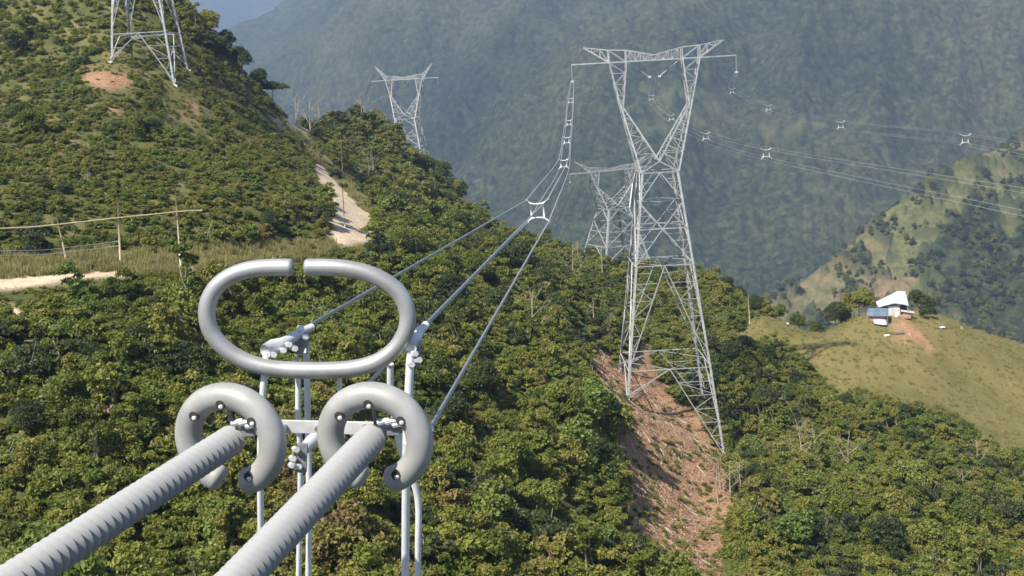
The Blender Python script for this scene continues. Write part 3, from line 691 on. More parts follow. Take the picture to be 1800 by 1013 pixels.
# ------------------------------------------------------------------ lattice towers
def lattice(m, A, B, C, D, n, w):
    """zig-zag between chord A-B and chord C-D with n panels"""
    A, B, C, D = map(Vector, (A, B, C, D))
    for i in range(n):
        a0 = A.lerp(B, i / n); a1 = A.lerp(B, (i + 1) / n); c0 = C.lerp(D, i / n); c1 = C.lerp(D, (i + 1) / n)
        if i % 2 == 0: m.bar(a0, c1, w)
        else: m.bar(c0, a1, w)
        if i: m.bar(a0, c0, w)
    return m
def tower(label, group, loc, rz, legs, waist_z, hw, spread_k, HH, arm, peak, feet_z, sc=1.0, bw=1.0, rod_l=None):
    """loc: centre on the ground; waist_z: height of the waist above loc; legs: four foot heights relative to loc in order FL FR BR BL
    hw: half width at the waist; spread_k: half width gained per metre below the waist; HH head height"""
    root = empty('transmission_tower', loc, rz); tag(root, label, 'pylon', group)
    mt = MT['steel']; wl, wb, ws = .34 * bw, .17 * bw, .10 * bw
    def half(z): return hw + (waist_z - z) * spread_k     # z local
    cor = [(-1, -1), (1, -1), (1, 1), (-1, 1)]
    def cp(k, z): h_ = half(z); return Vector((cor[k][0] * h_, cor[k][1] * h_, z))
    lv = [waist_z, waist_z - 5.3 * sc, waist_z - 10.2 * sc, waist_z - 16.9 * sc, waist_z - 35.9 * sc]
    body = MB()
    lv = [z for z in lv if z > max(legs) + .8] or [waist_z, max(legs) + 4]
    zb = lv[-1]
    for k in range(4):
        a = cp(k, waist_z); b = cp(k, zb)
        body.angle(a, b, wl * 1.25, (cor[k][0], cor[k][1], 0))
    for k in range(4):
        k2 = (k + 1) % 4
        for i, z in enumerate(lv):
            a, b = cp(k, z), cp(k2, z)
            if i != 1: body.bar(a, b, wb)
            if i == len(lv) - 1: break
            z2 = lv[i + 1]; c, d = cp(k, z2), cp(k2, z2)
            mid = (a + b) / 2; midl = (c + d) / 2
            if i == 1: # V: legs down to centre
                body.bar(a, midl, wb); body.bar(b, midl, wb)
                for t in (.5,): body.bar(a.lerp(midl, t), a.lerp(c, t), ws); body.bar(b.lerp(midl, t), b.lerp(d, t), ws); body.bar(a.lerp(midl, t), c, ws); body.bar(b.lerp(midl, t), d, ws)
            else:
                body.bar(mid, c, wb); body.bar(mid, d, wb)
                n = 2 if z - z2 < 8 else 5
                for j in range(1, n + 1):
                    t = j / (n + 1)
                    body.bar(mid.lerp(c, t), a.lerp(c, t), ws); body.bar(mid.lerp(d, t), b.lerp(d, t), ws)
                    t2 = (j + 1) / (n + 1)
                    if j % 2: body.bar(a.lerp(c, t), mid.lerp(c, t2), ws); body.bar(b.lerp(d, t), mid.lerp(d, t2), ws)
                    else: body.bar(mid.lerp(c, t), a.lerp(c, t2), ws); body.bar(mid.lerp(d, t), b.lerp(d, t2), ws)
    for z in lv[1:]:   # plan bracing
        ms = [(cp(k, z) + cp((k + 1) % 4, z)) / 2 for k in range(4)]
        for k in range(4): body.bar(ms[k], ms[(k + 1) % 4], ws)
    body.build('lattice_body', mt, root)
    for k in range(4):   # leg extensions down to each footing
        lg = MB(); f = cp(k, legs[k]); a = cp(k, zb); lg.angle(a, f + Vector((0, 0, -1.2)), wl * 1.25, (cor[k][0], cor[k][1], 0))
        for kk in ((k + 1) % 4, (k - 1) % 4):
            mid = (cp(k, zb) + cp(kk, zb)) / 2
            # inverted V: centre of the base girt down to this foot, on this side only
            lg.bar(mid, f + Vector((0, 0, .6)), wb)
            n = max(2, int((zb - legs[k]) / 2.4))
            for j in range(1, n):
                t = j / n; p1 = mid.lerp(f, t); p2 = a.lerp(f, t); lg.bar(p1, p2, ws)
                p3 = a.lerp(f, min(1, (j + 1) / n)) if j % 2 else mid.lerp(f, min(1, (j + 1) / n)); lg.bar(p1 if j % 2 else p2, p3, ws)
        lo_ = lg.build('leg', mt, root)
        ft_ = MB().box(f + Vector((0, 0, -.5)), (.9, .9, 1.2)); ft_.build('footing', MT['paper'], lo_)
    if HH is None: return root
    # head: V arms from the waist up to the cross-arm
    zk = waist_z + HH * .61; zc = waist_z + HH; zv = waist_z + HH * .10
    kx = arm * .433; kd = hw * .42; ox = arm * .55; ix = arm * .34; cd = hw * .30
    for sg in (-1, 1):
        hd = MB()
        kn = {}
        for dy in (-1, 1):
            w0 = Vector((sg * hw, dy * hw, waist_z)); v0 = Vector((0, dy * hw * .93, zv)); kk = Vector((sg * kx, dy * kd, zk)); kki = Vector((sg * (kx - .45), dy * kd, zk - .3))
            o1 = Vector((sg * ox, dy * cd, zc)); i1 = Vector((sg * ix, dy * cd, zc))
            hd.bar(w0, kk, wl * .9); hd.bar(v0, kki, wl * .8); hd.bar(kk, o1, wl * .8); hd.bar(kki, i1, wl * .75)
            lattice(hd, w0, kk, v0, kki, 7, ws); lattice(hd, kk, o1, kki, i1, 4, ws)
            kn[dy] = (w0, v0, kk, kki, o1, i1)
        a, b = kn[-1], kn[1]
        lattice(hd, a[0], a[2], b[0], b[2], 6, ws); lattice(hd, a[1], a[3], b[1], b[3], 6, ws)
        lattice(hd, a[2], a[4], b[2], b[4], 4, ws); lattice(hd, a[3], a[5], b[3], b[5], 4, ws)
        hd.build('head_arm', mt, root)
    wt = MB()
    for dy in (-1, 1):
        wt.bar((-hw, dy * hw, waist_z + .05), (0, dy * hw * .93, zv), wb); wt.bar((hw, dy * hw, waist_z + .05), (0, dy * hw * .93, zv), wb)
    wt.bar((0, -hw * .93, zv), (0, hw * .93, zv), wb); wt.build('waist_frame', mt, root)
    ca = MB(); ct = 2.2 * HH / 20
    cc = .9 * HH / 20
    for dy in (-1, 1):
        y_ = dy * cd
        ca.bar((-arm, 0, zc), (-ox, y_, zc), wl * .75); ca.bar((arm, 0, zc), (ox, y_, zc), wl * .75); ca.bar((-ox, y_, zc), (ox, y_, zc), wl * .75)
        T = [(-ox, y_, zc + ct), (-ix, y_, zc + ct * .92), (0, y_, zc + cc), (ix, y_, zc + ct * .92), (ox, y_, zc + ct)]
        for p, q in zip(T[:-1], T[1:]): ca.bar(p, q, wb * 1.1)
        for sg in (-1, 1):
            ca.bar((sg * ox, y_, zc), (sg * ox, y_, zc + ct), wl * .7); ca.bar((sg * ix, y_, zc), (sg * ix, y_, zc + ct * .92), wl * .6)
            lattice(ca, (sg * ix, y_, zc), (0, y_, zc), (sg * ix, y_, zc + ct * .92), (0, y_, zc + cc), 6, ws)
            ca.bar((sg * ix, y_, zc), (sg * ox, y_, zc + ct), ws)
            lattice(ca, (sg * arm, 0, zc), (sg * ox, y_, zc), (sg * arm * .86, 0, zc + .1), (sg * ox, y_ * .2, zc), 3, ws)
    lattice(ca, (-ox, -cd, zc), (ox, -cd, zc), (-ox, cd, zc), (ox, cd, zc), 12, ws)
    ca.build('crossarm', mt, root)
    for sg in (-1, 1):
        pk = MB(); tip = Vector((sg * arm * .85, 0, zc + peak))
        for dy in (-1, 1):
            pk.bar((sg * ox, dy * cd, zc), tip, wl * .7); pk.bar((sg * ox, dy * cd, zc + ct), tip, wb)
            lattice(pk, (sg * ox, dy * cd, zc), tip, (sg * ox, dy * cd, zc + ct), tip, 3, ws)
        pk.build('earth_wire_peak', mt, root)
    return root
def rel(root_loc, rz, v):
    return Vector(root_loc) + Matrix.Rotation(rz, 3, 'Z') @ Vector(v)
# main tower: sized from the picture at 211 m
WP = PV(1156, 301, 211); TG = ground(WP.x, WP.y)
BZ = -60.0; TL = (WP.x, 211, BZ); WZ = WP.z - BZ
def foot(loc, rz, hwv, k, wz, it=3):
    out = []
    for cx, cy in ((-1, -1), (1, -1), (1, 1), (-1, 1)):
        z = -3.0
        for _ in range(6):
            h_ = hwv + (wz - z) * k; q = rel((0, 0, 0), rz, (cx * h_, cy * h_, 0)); z = ground(loc[0] + q.x, loc[1] + q.y) - loc[2]
        out.append(z)
    return out
fl = foot(TL, 0, 3.4, .117, WZ)
print('main tower feet', fl, 'waist', WZ)
tower('tall main pylon standing over the red landslide scar, nearest of the complete pylons', 'lattice pylons on the ridge', TL, 0.0, fl, WZ, 3.4, .117, 20.2, 15.0, 2.9, 0, 1.0, .86)
# upper left tower: only its lower body is inside the frame
LC = PV(258, 60, 266); k_ = .117
LZ = -6.0; LLoc = (LC.x, 266, LZ); GW = LC.z - LZ          # height of base girt
LWZ = GW + 35.9
fl = foot(LLoc, 0.0, 2.5, .100, LWZ); print('left tower feet', fl, GW)
tower('pylon on the upper left hillside, top cut off by the picture edge', 'lattice pylons on the ridge', LLoc, 0.0, fl, LWZ, 2.5, .100, 20.2, 15.0, 2.9, 0, 1.0, .95)
# far pylon beyond the left ridge
FW = PV(716, 209, 490); FZ = FW.z - 26; FL_ = (FW.x, 490, FZ)
fl = foot(FL_, math.radians(-10), 4.4, .13, 26); fl = [max(min(v, 12), -8) for v in fl]; print('far', fl)
tower('small distant pylon rising behind the left ridge crest', 'lattice pylons on the ridge', FL_, math.radians(-10), fl, 26, 4.4, .16, 16.5, 14.6, 6.0, 0, .7, 1.15)
# pylon half hidden behind the main one
BW_ = PV(1078, 366, 372); BZ2 = BW_.z - 20; BL_ = (BW_.x, 372, BZ2)
fl = foot(BL_, math.radians(24), 3.9, .22, 20); fl = [max(min(v, 6), -12) for v in fl]; print('behind', fl)
tower('pylon half hidden behind the main pylon, its feet below the crest', 'lattice pylons on the ridge', BL_, math.radians(24), fl, 20, 3.9, .26, 12.4, 15.5, 3.6, 0, .7, 1.1)

# ------------------------------------------------------------------ wires, spacers, hanging insulators
def insulator(name_label, top, ln, cat='insulator', group='hanging insulators on the pylons', dirv=(0, 0, -1), r=.10):
    root = empty('suspension_insulator', top); tag(root, name_label, cat, group)
    d = Vector(dirv).normalized(); n = int(ln / .17); pr = [(0, .03)]
    for i in range(n): q = .1 + i * .17; pr += [(q, .05), (q + .04, r), (q + .08, r * .95), (q + .09, .05)]
    pr.append((ln, .04)); MB().lathe(pr, (0, 0, 0), d, 10).build('insulator_string', MT['wire'], root)
    e = d * ln; MB().box(e, (.55, .35, .3)).build('clamp', MT['bright'], root)
    return root
ARML = rel(TL, 0, (-15, 0, WZ + 20.2)); ARMR = rel(TL, 0, (15, 0, WZ + 20.2)); MIDC = rel(TL, 0, (0, 0, WZ + 20.2))
insulator('pale insulator string hanging from the left arm tip of the main pylon', ARML, 3.0)
insulator('pale insulator string hanging from the right arm tip of the main pylon', ARMR, 3.0)
insulator('slanted insulator string inside the main pylon head, left one of the pair', rel(TL, 0, (-4.6, 0, WZ + 20)), 4.6, dirv=(1, 0, -.75))
insulator('slanted insulator string inside the main pylon head, right one of the pair', rel(TL, 0, (4.6, 0, WZ + 20)), 4.6, dirv=(-1, 0, -.75))
for x_, lb in ((-14.6, 'short white insulator under the left arm tip of the small distant pylon'), (0, 'short white insulator at the centre of the small distant pylon cross-arm'), (14.6, 'short white insulator under the right arm tip of the small distant pylon')):
    insulator(lb, rel(FL_, math.radians(-10), (x_, 0, 26 + 16.5)), 2.6, r=.3)
for x_, lb in ((-15.5, 'short white insulator under the left arm tip of the half hidden pylon'), (-7, 'short white insulator midway along the left arm of the half hidden pylon')):
    insulator(lb, rel(BL_, math.radians(24), (x_, 0, 20 + 12.4)), 2.6, r=.22)

def spacer_mesh(s):
    """square frame with four curved clamp horns; s: distance between wires"""
    m = MB(); q = s * .29; h = s / 2; r = s * .046
    for sx in (-1, 1):
        m.tube([(sx * q, 0, -q * 1.15), (sx * q, 0, q * 1.15)], r * .95, 8)
    for sz in (-1, 1):
        pts = spline([(-h, 0, sz * h * 1.02), (-q * 1.25, 0, sz * q * 1.35), (-q * .6, 0, sz * q * 1.12), (q * .6, 0, sz * q * 1.12), (q * 1.25, 0, sz * q * 1.35), (h, 0, sz * h * 1.02)], 4)
        m.tube(pts, r, 8)
    return m
def clamp_mesh(s):
    return MB().tube([(0, -s * .09, 0), (0, s * .09, 0)], s * .062, 8)
def spacer(p, s, dirv, label, group, proto=None):
    root = empty('spacer', p); root.rotation_euler = Vector(dirv).to_track_quat('Y', 'Z').to_euler()
    tag(root, label, 'wire spacer', group)
    sm_ = MT['bright'] if 'close' in group else MT['steel']
    spacer_mesh(s).build('spacer_frame', sm_, root, True)
    for sx in (-1, 1):
        for sz in (-1, 1):
            c = clamp_mesh(s).build('clamp', sm_, root, True); c.location = (sx * s / 2, 0, sz * s / 2 * 1.02)
    return root
S_ = .86
def bundle(nodes, end, labels, group, r=.024, start4=None, spl=None, sp_group=None):
    """nodes: centres of the four-wire bundle from near to far; wires pass the corners of a square"""
    corners = [(-1, 1), (1, 1), (-1, -1), (1, -1)]
    for (sx, sz), lb, i in zip(corners, labels, range(4)):
        pts = []
        if start4: pts.append(Vector(start4[i]))
        for n_ in nodes: pts.append(Vector(n_) + Vector((sx * S_ / 2, 0, sz * S_ / 2 * 1.02)))
        pts.append(Vector(end) + Vector((sx * .22, 0, sz * .22)))
        if start4: pl = [pts[0]] + spline(pts[1:], 8)
        else: pl = spline(pts, 8)
        tag(MB().tube(pl, r, 6).build('conductor', MT['wire'], None, True), lb, 'power line', group)
    for k, n_ in enumerate(nodes):
        if spl and k < len(spl) and spl[k]:
            nx = Vector(nodes[k + 1]) if k + 1 < len(nodes) else Vector(end); pv = Vector(nodes[k - 1]) if k else Vector(n_) * 2 - nx
            spacer(n_, S_, nx - pv, spl[k], sp_group)
NEAR = [PV(945, 371, 45), PV(991, 288, 100), PV(996, 247, 128), PV(1000, 216, 155), PV(1003, 177, 178)]
START = [PV(478, 611, 11.6), PV(738, 582, 11.6), PV(560, 762, 11.4), PV(748, 768, 11.4)]
bundle(NEAR, ARML + Vector((0, 0, -3.0)),
       ['thick wire starting inside the big oval ring, upper left of the close bundle', 'thick wire leaving the right side of the oval ring, upper right of the close bundle',
        'thick wire emerging below the big oval ring, lower left of the close bundle', 'thick wire starting beside the right C-shaped ring, lower right of the close bundle'],
       'wires of the nearest four-wire bundle', .026, START,
       ['largest white wire spacer, nearest on the close bundle above the green ridge', 'second white wire spacer up the close bundle', 'third white wire spacer up the close bundle',
        'fourth small white wire spacer up the close bundle', 'topmost small white wire spacer just under the left arm of the main pylon'], 'white spacers on the close bundle')
MIDN = [PV(2150, 420, 30), PV(1347, 270, 96), PV(1241, 240, 125), PV(1180, 207, 155), PV(1145, 172, 182)]
bundle(MIDN, MIDC + Vector((0, 0, -3.4)),
       ['thin wire running into the main pylon head, upper left of the middle bundle', 'thin wire running into the main pylon head, upper right of the middle bundle',
        'thin wire running into the main pylon head, lower left of the middle bundle', 'thin wire running into the main pylon head, lower right of the middle bundle'],
       'wires of the middle bundle', .0075, None,
       [None, 'white wire spacer right of the main pylon waist, nearest on the middle bundle', 'faint wire spacer just right of the main pylon head', 'small wire spacer seen through the right head arm of the main pylon',
        'white wire spacer inside the open head of the main pylon'], 'white spacers on the middle bundle')
RTN = [PV(2100, 330, 66), PV(1697, 245, 98), PV(1478, 220, 130), PV(1351, 190, 165), PV(1287, 160, 190)]
bundle(RTN, ARMR + Vector((0, 0, -3.0)),
       ['thin wire to the right arm of the main pylon, upper left of the far bundle', 'thin wire to the right arm of the main pylon, upper right of the far bundle',
        'thin wire to the right arm of the main pylon, lower left of the far bundle', 'thin wire to the right arm of the main pylon, lower right of the far bundle'],
       'wires of the right-hand bundle', .0075, None,
       [None, 'white wire spacer above the patchwork hillside at the far right', 'white wire spacer second from the right over the valley', 'faint wire spacer third from the right over the valley',
        'small white wire spacer just below the right arm tip of the main pylon'], 'white spacers on the right-hand bundle')
# onward spans from the main pylon to the half hidden one
BA = rel(BL_, math.radians(24), (-15.5, 0, 29.8)); BB = rel(BL_, math.radians(24), (15.5, 0, 29.8)); BC = rel(BL_, math.radians(24), (0, 0, 29.8))
for a, b, lb in ((ARML + Vector((0, 0, -3)), BA, 'faint wires dropping from the main pylon left arm to the half hidden pylon'),
                 (MIDC + Vector((0, 0, -3.4)), BC, 'faint wires dropping from the head of the main pylon to the half hidden pylon'),
                 (ARMR + Vector((0, 0, -3)), BB, 'faint wires dropping from the main pylon right arm to the half hidden pylon')):
    root = empty('onward_span', a); tag(root, lb, 'power line', 'wires running on behind the main pylon')
    for sx in (-1, 1):
        pts = []
        for i in range(25):
            t = i / 24; p = Vector(a).lerp(Vector(b), t) - Vector(a); p.z -= 4 * 5 * t * (1 - t); p.x += sx * .22; pts.append(p)
        MB().tube(pts, .016, 5).build('wire', MT['wire'], root, True)

# ------------------------------------------------------------------ dead-end hardware in the foreground
def disc_mesh():
    """one conical shed: straight flaring face, square step behind"""
    z = (0, 0, 0); d = (0, 0, 1); m = MB().lathe([(0, .060), (.003, .093)], z, d, 40).lathe([(.003, .093), (.067, .137)], z, d, 40).lathe([(.067, .137), (.070, .137)], z, d, 40).lathe([(.070, .137), (.072, .050), (.0865, .050)], z, d, 40)
    me = bpy.data.meshes.new('insulator_disc'); me.from_pydata(m.v, [], [f for f in m.f if len(f) == 4]); me.materials.append(MT['porcelain'])
    me.polygons.foreach_set('use_smooth', [True] * len(me.polygons)); me.update()
    return me
DISC = disc_mesh()
def string(far, near, label, extra):
    far, near = Vector(far), Vector(near); d = (far - near).normalized()
    near2 = near - d * extra
    root = empty('insulator_string', near2); tag(root, label, 'insulator', 'long insulator strings in the foreground')
    q = d.to_track_quat('Z', 'Y'); root.rotation_mode = 'QUATERNION'; root.rotation_quaternion = q
    L = (far - near2).length; n = int(L / .0865)
    for i in range(n):
        o = bpy.data.objects.new('insulator_disc', DISC); COL.objects.link(o); o.parent = root; o.location = (0, 0, i * .0865)
    MB().lathe([(-.1, .04), (L + .05, .04)], (0, 0, 0), (0, 0, 1), 12).build('rod', MT['dark_fit'], root)
    e = MB().lathe([(L - .03, .05), (L - .01, .09), (L + .04, .09), (L + .06, .045), (L + .22, .04)], (0, 0, 0), (0, 0, 1), 16)
    e.build('end_cap', MT['dark_fit'], root, True)
    return d
S1F, S2F = PV(411, 771, 9.8), PV(658, 766, 9.8)
D1 = string(S1F, PV(53, 1003, 7.2), 'pale grey insulator string running through the left C-shaped ring', 1.3)
D2 = string(S2F, PV(427, 1011, 7.2), 'pale grey insulator string running through the right C-shaped ring', 1.3)

def cring(c, n, R, r, label, hookdir):
    """open grading ring round an insulator end: a thick tube bent into a C, bolts on its face, an inner bracket"""
    c = Vector(c); n = Vector(n).normalized(); e1 = Vector(RT) - n * Vector(RT).dot(n); e1.normalize(); e2 = -n.cross(e1); e2.normalize()
    if e2.dot(Vector(UP)) < 0: e2 = -e2
    root = empty('grading_ring', c); tag(root, label, 'corona ring', 'C-shaped corona rings round the insulator ends')
    def pt(a, rr=1.0, off=0): a = math.radians(a); return e1 * math.cos(a) * R * rr + e2 * math.sin(a) * R * rr * .965 + n * off
    A = [293 - 360 + i * (248 - (293 - 360)) / 60 for i in range(61)]
    pts = [pt(a) for a in A]
    t0 = (pts[0] - pts[1]).normalized(); t1 = (pts[-1] - pts[-2]).normalized()
    rr = [r] * 61; ext0 = []; ext1 = []
    for k in range(1, 7):
        a = k / 6 * math.pi / 2 * .97; ext0.insert(0, (pts[0] + t0 * math.sin(a) * r * .55, r * math.cos(a) ** .7)); ext1.append((pts[-1] + t1 * math.sin(a) * r * .55, r * math.cos(a) ** .7))
    P_ = [e[0] for e in ext0] + pts + [e[0] for e in ext1]; R_ = [e[1] for e in ext0] + rr + [e[1] for e in ext1]
    MB().tube(P_, R_, 24).build('ring_tube', MT['ring_grey'], root, True)
    back = -n
    for a in (-52, 40, 92, 140):
        b = MB(); p = pt(a, .885, -r * .92)
        b.lathe([(-.03, .043), (.013, .043)], p, back, 18)
        b.build('painted_socket_hole', MT['dark_open'], root)  # raised dark disc: the shade inside a bolt hole, painted as colour
        MB().lathe([(.0, .022), (.024, .022), (.032, .014)], p + e2 * -.014 + e1 * .012, back, 8).build('bolt', MT['bright'], root, True)
    br = MB(); p = pt(92, .8, 0)
    br.tube([p, p * .35 + n * .05, Vector((0, 0, 0)) + n * .10], .02, 8)
    br.tube([pt(30, .9), pt(30, .3) + n * .05], .028, 8); br.box(pt(30, .45) + n * .04, (.12, .05, .1)); br.build('bracket', MT['dark_fit'], root)
    k = MB()
    for a, q in ((48, .62), (62, .5), (36, .7)):
        k.lathe([(-.06, .03), (.06, .03)], pt(a, q, -.02), e1 + e2 * .3, 8)
    k.build('fitting', MT['bright'], root)
    return root
cring(PV(405, 773, 9.75), D1, .418, .121, 'thick C-shaped corona ring on the left, round the left insulator end', 1)
cring(PV(659, 771, 9.75), D2, .418, .121, 'thick C-shaped corona ring on the right, round the right insulator end', 1)

# big oval ring: racetrack bent from tube, open at the top
Yo = 11.3
OV = [(509, 470), (480, 470), (452, 472), (424, 478), (398, 490), (378, 508), (366, 532), (364, 558), (371, 583), (388, 606), (412, 625), (442, 639), (480, 648), (525, 651), (580, 651), (625, 647), (663, 636),
      (693, 615), (711, 588), (717, 560), (711, 532), (695, 509), (670, 491), (640, 479), (605, 472), (572, 470), (541, 470)]
root = empty('oval_ring', PV(541, 560, Yo)); tag(root, 'large oval aluminium corona ring open at its top, above the two C-shaped rings', 'corona ring')
O0 = PV(541, 560, Yo)
op_ = spline([PV(a, b, Yo) - O0 for a, b in OV], 6)
rr = [.086] * len(op_)
ends0 = [op_[0] + (op_[0] - op_[1]).normalized() * .04 * math.sin(k / 5 * 1.5) for k in range(5, 0, -1)]; ends1 = [op_[-1] + (op_[-1] - op_[-2]).normalized() * .04 * math.sin(k / 5 * 1.5) for k in range(1, 6)]
ra = [.086 * math.cos(k / 5 * 1.5) ** .6 for k in range(1, 6)]
MB().tube(ends0 + op_ + ends1, ra[::-1] + rr + ra, 24).build('ring_tube', MT['ring_alu'], root, True)
MB().tube([PV(597, 644, Yo - .02) - O0, PV(597, 662, Yo) - O0, PV(597, 700, Yo + .1) - O0, PV(598, 748, Yo + .3) - O0], [.045, .026, .024, .024], 12).build('support_rod', MT['bright'], root, True)
MB().tube([PV(583, 641, Yo + .03) - O0, PV(597, 650, Yo + .02) - O0, PV(611, 640, Yo + .03) - O0], [.03, .05, .03], 10).build('weld_saddle', MT['bright'], root, True)

# yoke plate that ties the two strings together
yk = empty('yoke_plate', PV(580, 752, 10.7)); tag(yk, 'flat pale yoke plate bridging the two C-shaped rings', 'yoke plate'); Y0 = PV(580, 752, 10.7)
a, b = PV(440, 748, 10.6) - Y0, PV(700, 754, 10.6) - Y0
MB().bar(a, b, .05, .115).build('plate', MT['bright'], yk)
for px, s_ in ((452, S1F + D1 * .2), (690, S2F + D2 * .2)):
    m = MB(); e = PV(px, 752, 10.6) - Y0; m.tube([s_ - Y0, (s_ - Y0).lerp(e, .5), e], .035, 8)
    m.box((s_ - Y0).lerp(e, .35), (.1, .14, .1)); m.build('shackle', MT['dark_fit'], yk)
for px in (500, 560, 640):
    m = MB(); q = PV(px, 752, 10.55) - Y0; m.lathe([(-.06, .03), (.06, .03)], q, (0, 1, 0), 8); m.build('bolt', MT['dark_fit'], yk)

def clamp(pts, r0, label, plate=None, bolts=()):
    """dead-end clamp: tapered sleeve, jumper pad with bolts"""
    o0 = Vector(pts[0]); root = empty('dead_end_clamp', o0); tag(root, label, 'line clamp', 'dead-end clamps behind the rings')
    q = [Vector(p) - o0 for p in pts]; n = len(q)
    rr = [r0 * (1.0, 1.15, .8, .72, .6, .5, .42)[min(i, 6)] for i in range(n)]
    MB().tube(q, rr, 14).build('sleeve', MT['bright'], root, True)
    if plate:
        a, b, w = plate; m = MB(); m.bar(Vector(a) - o0, Vector(b) - o0, w, .05); m.build('jumper_pad', MT['dark_fit'], root)
    for p in bolts:
        MB().lathe([(-.045, .032), (.045, .032)], Vector(p) - o0, (.5, -1, .2), 6).build('bolt', MT['bright'], root)
    return root
clamp([PV(466, 618, 11.4), PV(482, 610, 11.5), PV(497, 603, 11.6), PV(515, 594, 11.7), PV(532, 583, 11.9), PV(548, 575, 12.1)], .075, 'white dead-end clamp seen through the big oval ring',
      (PV(532, 586, 11.85), PV(529, 622, 11.75), .13), [PV(480, 624, 11.4), PV(497, 616, 11.45), PV(507, 606, 11.5), PV(517, 613, 11.5), PV(536, 592, 11.7), PV(528, 577, 11.8)])
clamp([PV(722, 612, 11.3), PV(730, 594, 11.5), PV(738, 582, 11.6), PV(748, 572, 11.8)], .06, 'dead-end clamp at the right side of the big oval ring',
      (PV(732, 600, 11.4), PV(730, 645, 11.35), .1), [PV(728, 622, 11.25), PV(735, 633, 11.25), PV(722, 641, 11.25)])
clamp([PV(535, 790, 11.2), PV(548, 775, 11.3), PV(560, 762, 11.4), PV(580, 742, 11.6)], .06, 'dead-end clamp low behind the left edge of the right C-shaped ring',
      (PV(532, 780, 11.1), PV(530, 830, 11.1), .1), [PV(520, 790, 11.05), PV(514, 806, 11.05), PV(524, 820, 11.05), PV(513, 818, 11)])
clamp([PV(722, 815, 11.2), PV(735, 792, 11.3), PV(748, 768, 11.4), PV(756, 754, 11.6)], .06, 'dead-end clamp inside the right C-shaped ring, low beside the jumper',
      (PV(722, 800, 11.1), PV(716, 842, 11.1), .09), [PV(716, 782, 11.05), PV(728, 800, 11.05), PV(712, 812, 11.05), PV(727, 770, 11.05)])
def jumper(pts, r, label):
    tag(MB().tube(spline([PV(*p) for p in pts], 8), r, 14).build('jumper_cable', MT['jumper'], None, True), label, 'jumper cable', 'jumper cables hanging below the rings')
jumper([(468, 622, 11.4), (466, 650, 11.35), (462, 690, 11.35), (458, 780, 11.4), (458, 900, 11.6), (462, 1100, 12.0)], .034, 'white jumper cable below the left side of the big oval ring')
jumper([(522, 628, 11.75), (524, 680, 11.8), (524, 736, 11.85), (528, 800, 11.95), (527, 900, 12.1), (523, 1100, 12.4)], .030, 'white jumper cable between the two C-shaped rings, left of the close pair')
jumper([(538, 600, 11.9), (540, 680, 12.0), (541, 740, 12.1), (543, 840, 12.2), (543, 950, 12.3), (540, 1100, 12.6)], .034, 'white jumper cable between the two C-shaped rings, right of the close pair')
jumper([(722, 618, 11.3), (720, 660, 11.3), (716, 740, 11.35), (714, 830, 11.5), (713, 930, 11.7), (712, 1100, 12.1)], .044, 'white jumper cable passing inside the right C-shaped ring')
jumper([(686, 640, 11.7), (688, 700, 11.8), (705, 790, 11.9), (733, 870, 12.0), (735, 960, 12.1), (733, 1100, 12.4)], .036, 'white jumper cable right of the right C-shaped ring at the bottom')

# ------------------------------------------------------------------ farm on the grassy knoll
hb = hit(1572, 552); hx, hy = hb.x - .3, hb.y + .5
def KZ(x, y): return ground(x, y)
HZ = KZ(hx, hy)
sc_ = hy / F       # metres per photo pixel at the house
print('house ground', HZ, hb, PV(1572, 541, hy).z)
house = empty('farmhouse', (hx, hy, HZ), math.radians(-4)); house.scale = (.84, .84, .80); tag(house, 'small whitewashed farmhouse with pale sheet roof on top of the grassy knoll', 'house')
m = MB(); m.box((0, 0, 1.1), (3.2, 3.6, 2.9)); m.build('wall', MT['white_wall'], house)
m = MB(); m.box((2.75, .4, .9), (2.1, 2.8, 2.3)); m.box((-2.0, .6, .8), (.7, 2.4, 2.2)); m.build('painted_porch_shade', MT['dark_open'], house)  # solid dark boxes: shade of the porch openings put into their colour
m = MB()
A_ = [(-4.6, -2.3, 2.35), (1.0, -2.9, 4.1), (3.8, -1.4, 2.5), (3.9, 2.6, 3.2), (3.4, 2.8, 5.4), (-1.2, 3.0, 4.1), (-4.4, 2.6, 2.9)]
m.add([(-4.4, -2.2, 2.45), (-.2, -2.6, 3.55), (2.0, -2.7, 3.15), (3.9, -2.3, 2.55), (4.3, 2.6, 5.9), (2.2, 2.8, 6.0), (-.2, 2.6, 4.9), (-4.0, 2.4, 3.1)],
      [(0, 1, 6, 7), (1, 2, 5, 6), (2, 3, 4, 5)])
rf = m.build('roof', MT['roof_white'], house); sm = rf.modifiers.new('t', 'SOLIDIFY'); sm.thickness = .09
m = MB(); m.add([(1.7, -2.7, 1.0), (5.4, -2.9, .3), (5.6, -1.4, .55), (1.9, -1.2, 1.35)], [(0, 1, 2, 3)]); l_ = m.build('lean_to_roof', MT['roof_white'], house); l_.modifiers.new('t', 'SOLIDIFY').thickness = .07
m = MB(); m.box((3.6, -1.9, -.1), (2.6, .9, .9)); m.box((1.75, -2.05, .7), (.12, .12, 1.6)); m.build('lean_to_wall', MT['tan_sheet'], house)
m = MB()
for x_ in (-4.0, 3.6): m.box((x_, -2.1, 1.0), (.14, .14, 3.0))
for x_ in (-3.7, 3.9): m.box((x_, 2.2, 1.4), (.14, .14, 3.6))
m.build('roof_post', MT['bark'], house)
m = MB(); m.box((0, -.6, -.7), (8.6, 5.0, .9)); m.build('terrace', MT['tan_sheet'], house)
m = MB(); m.box((-.3, -1.83, .9), (.75, .06, 1.7)); m.build('door', plain('door_grey', (.5, .49, .46), (.58, .57, .54), 3, .7), house)
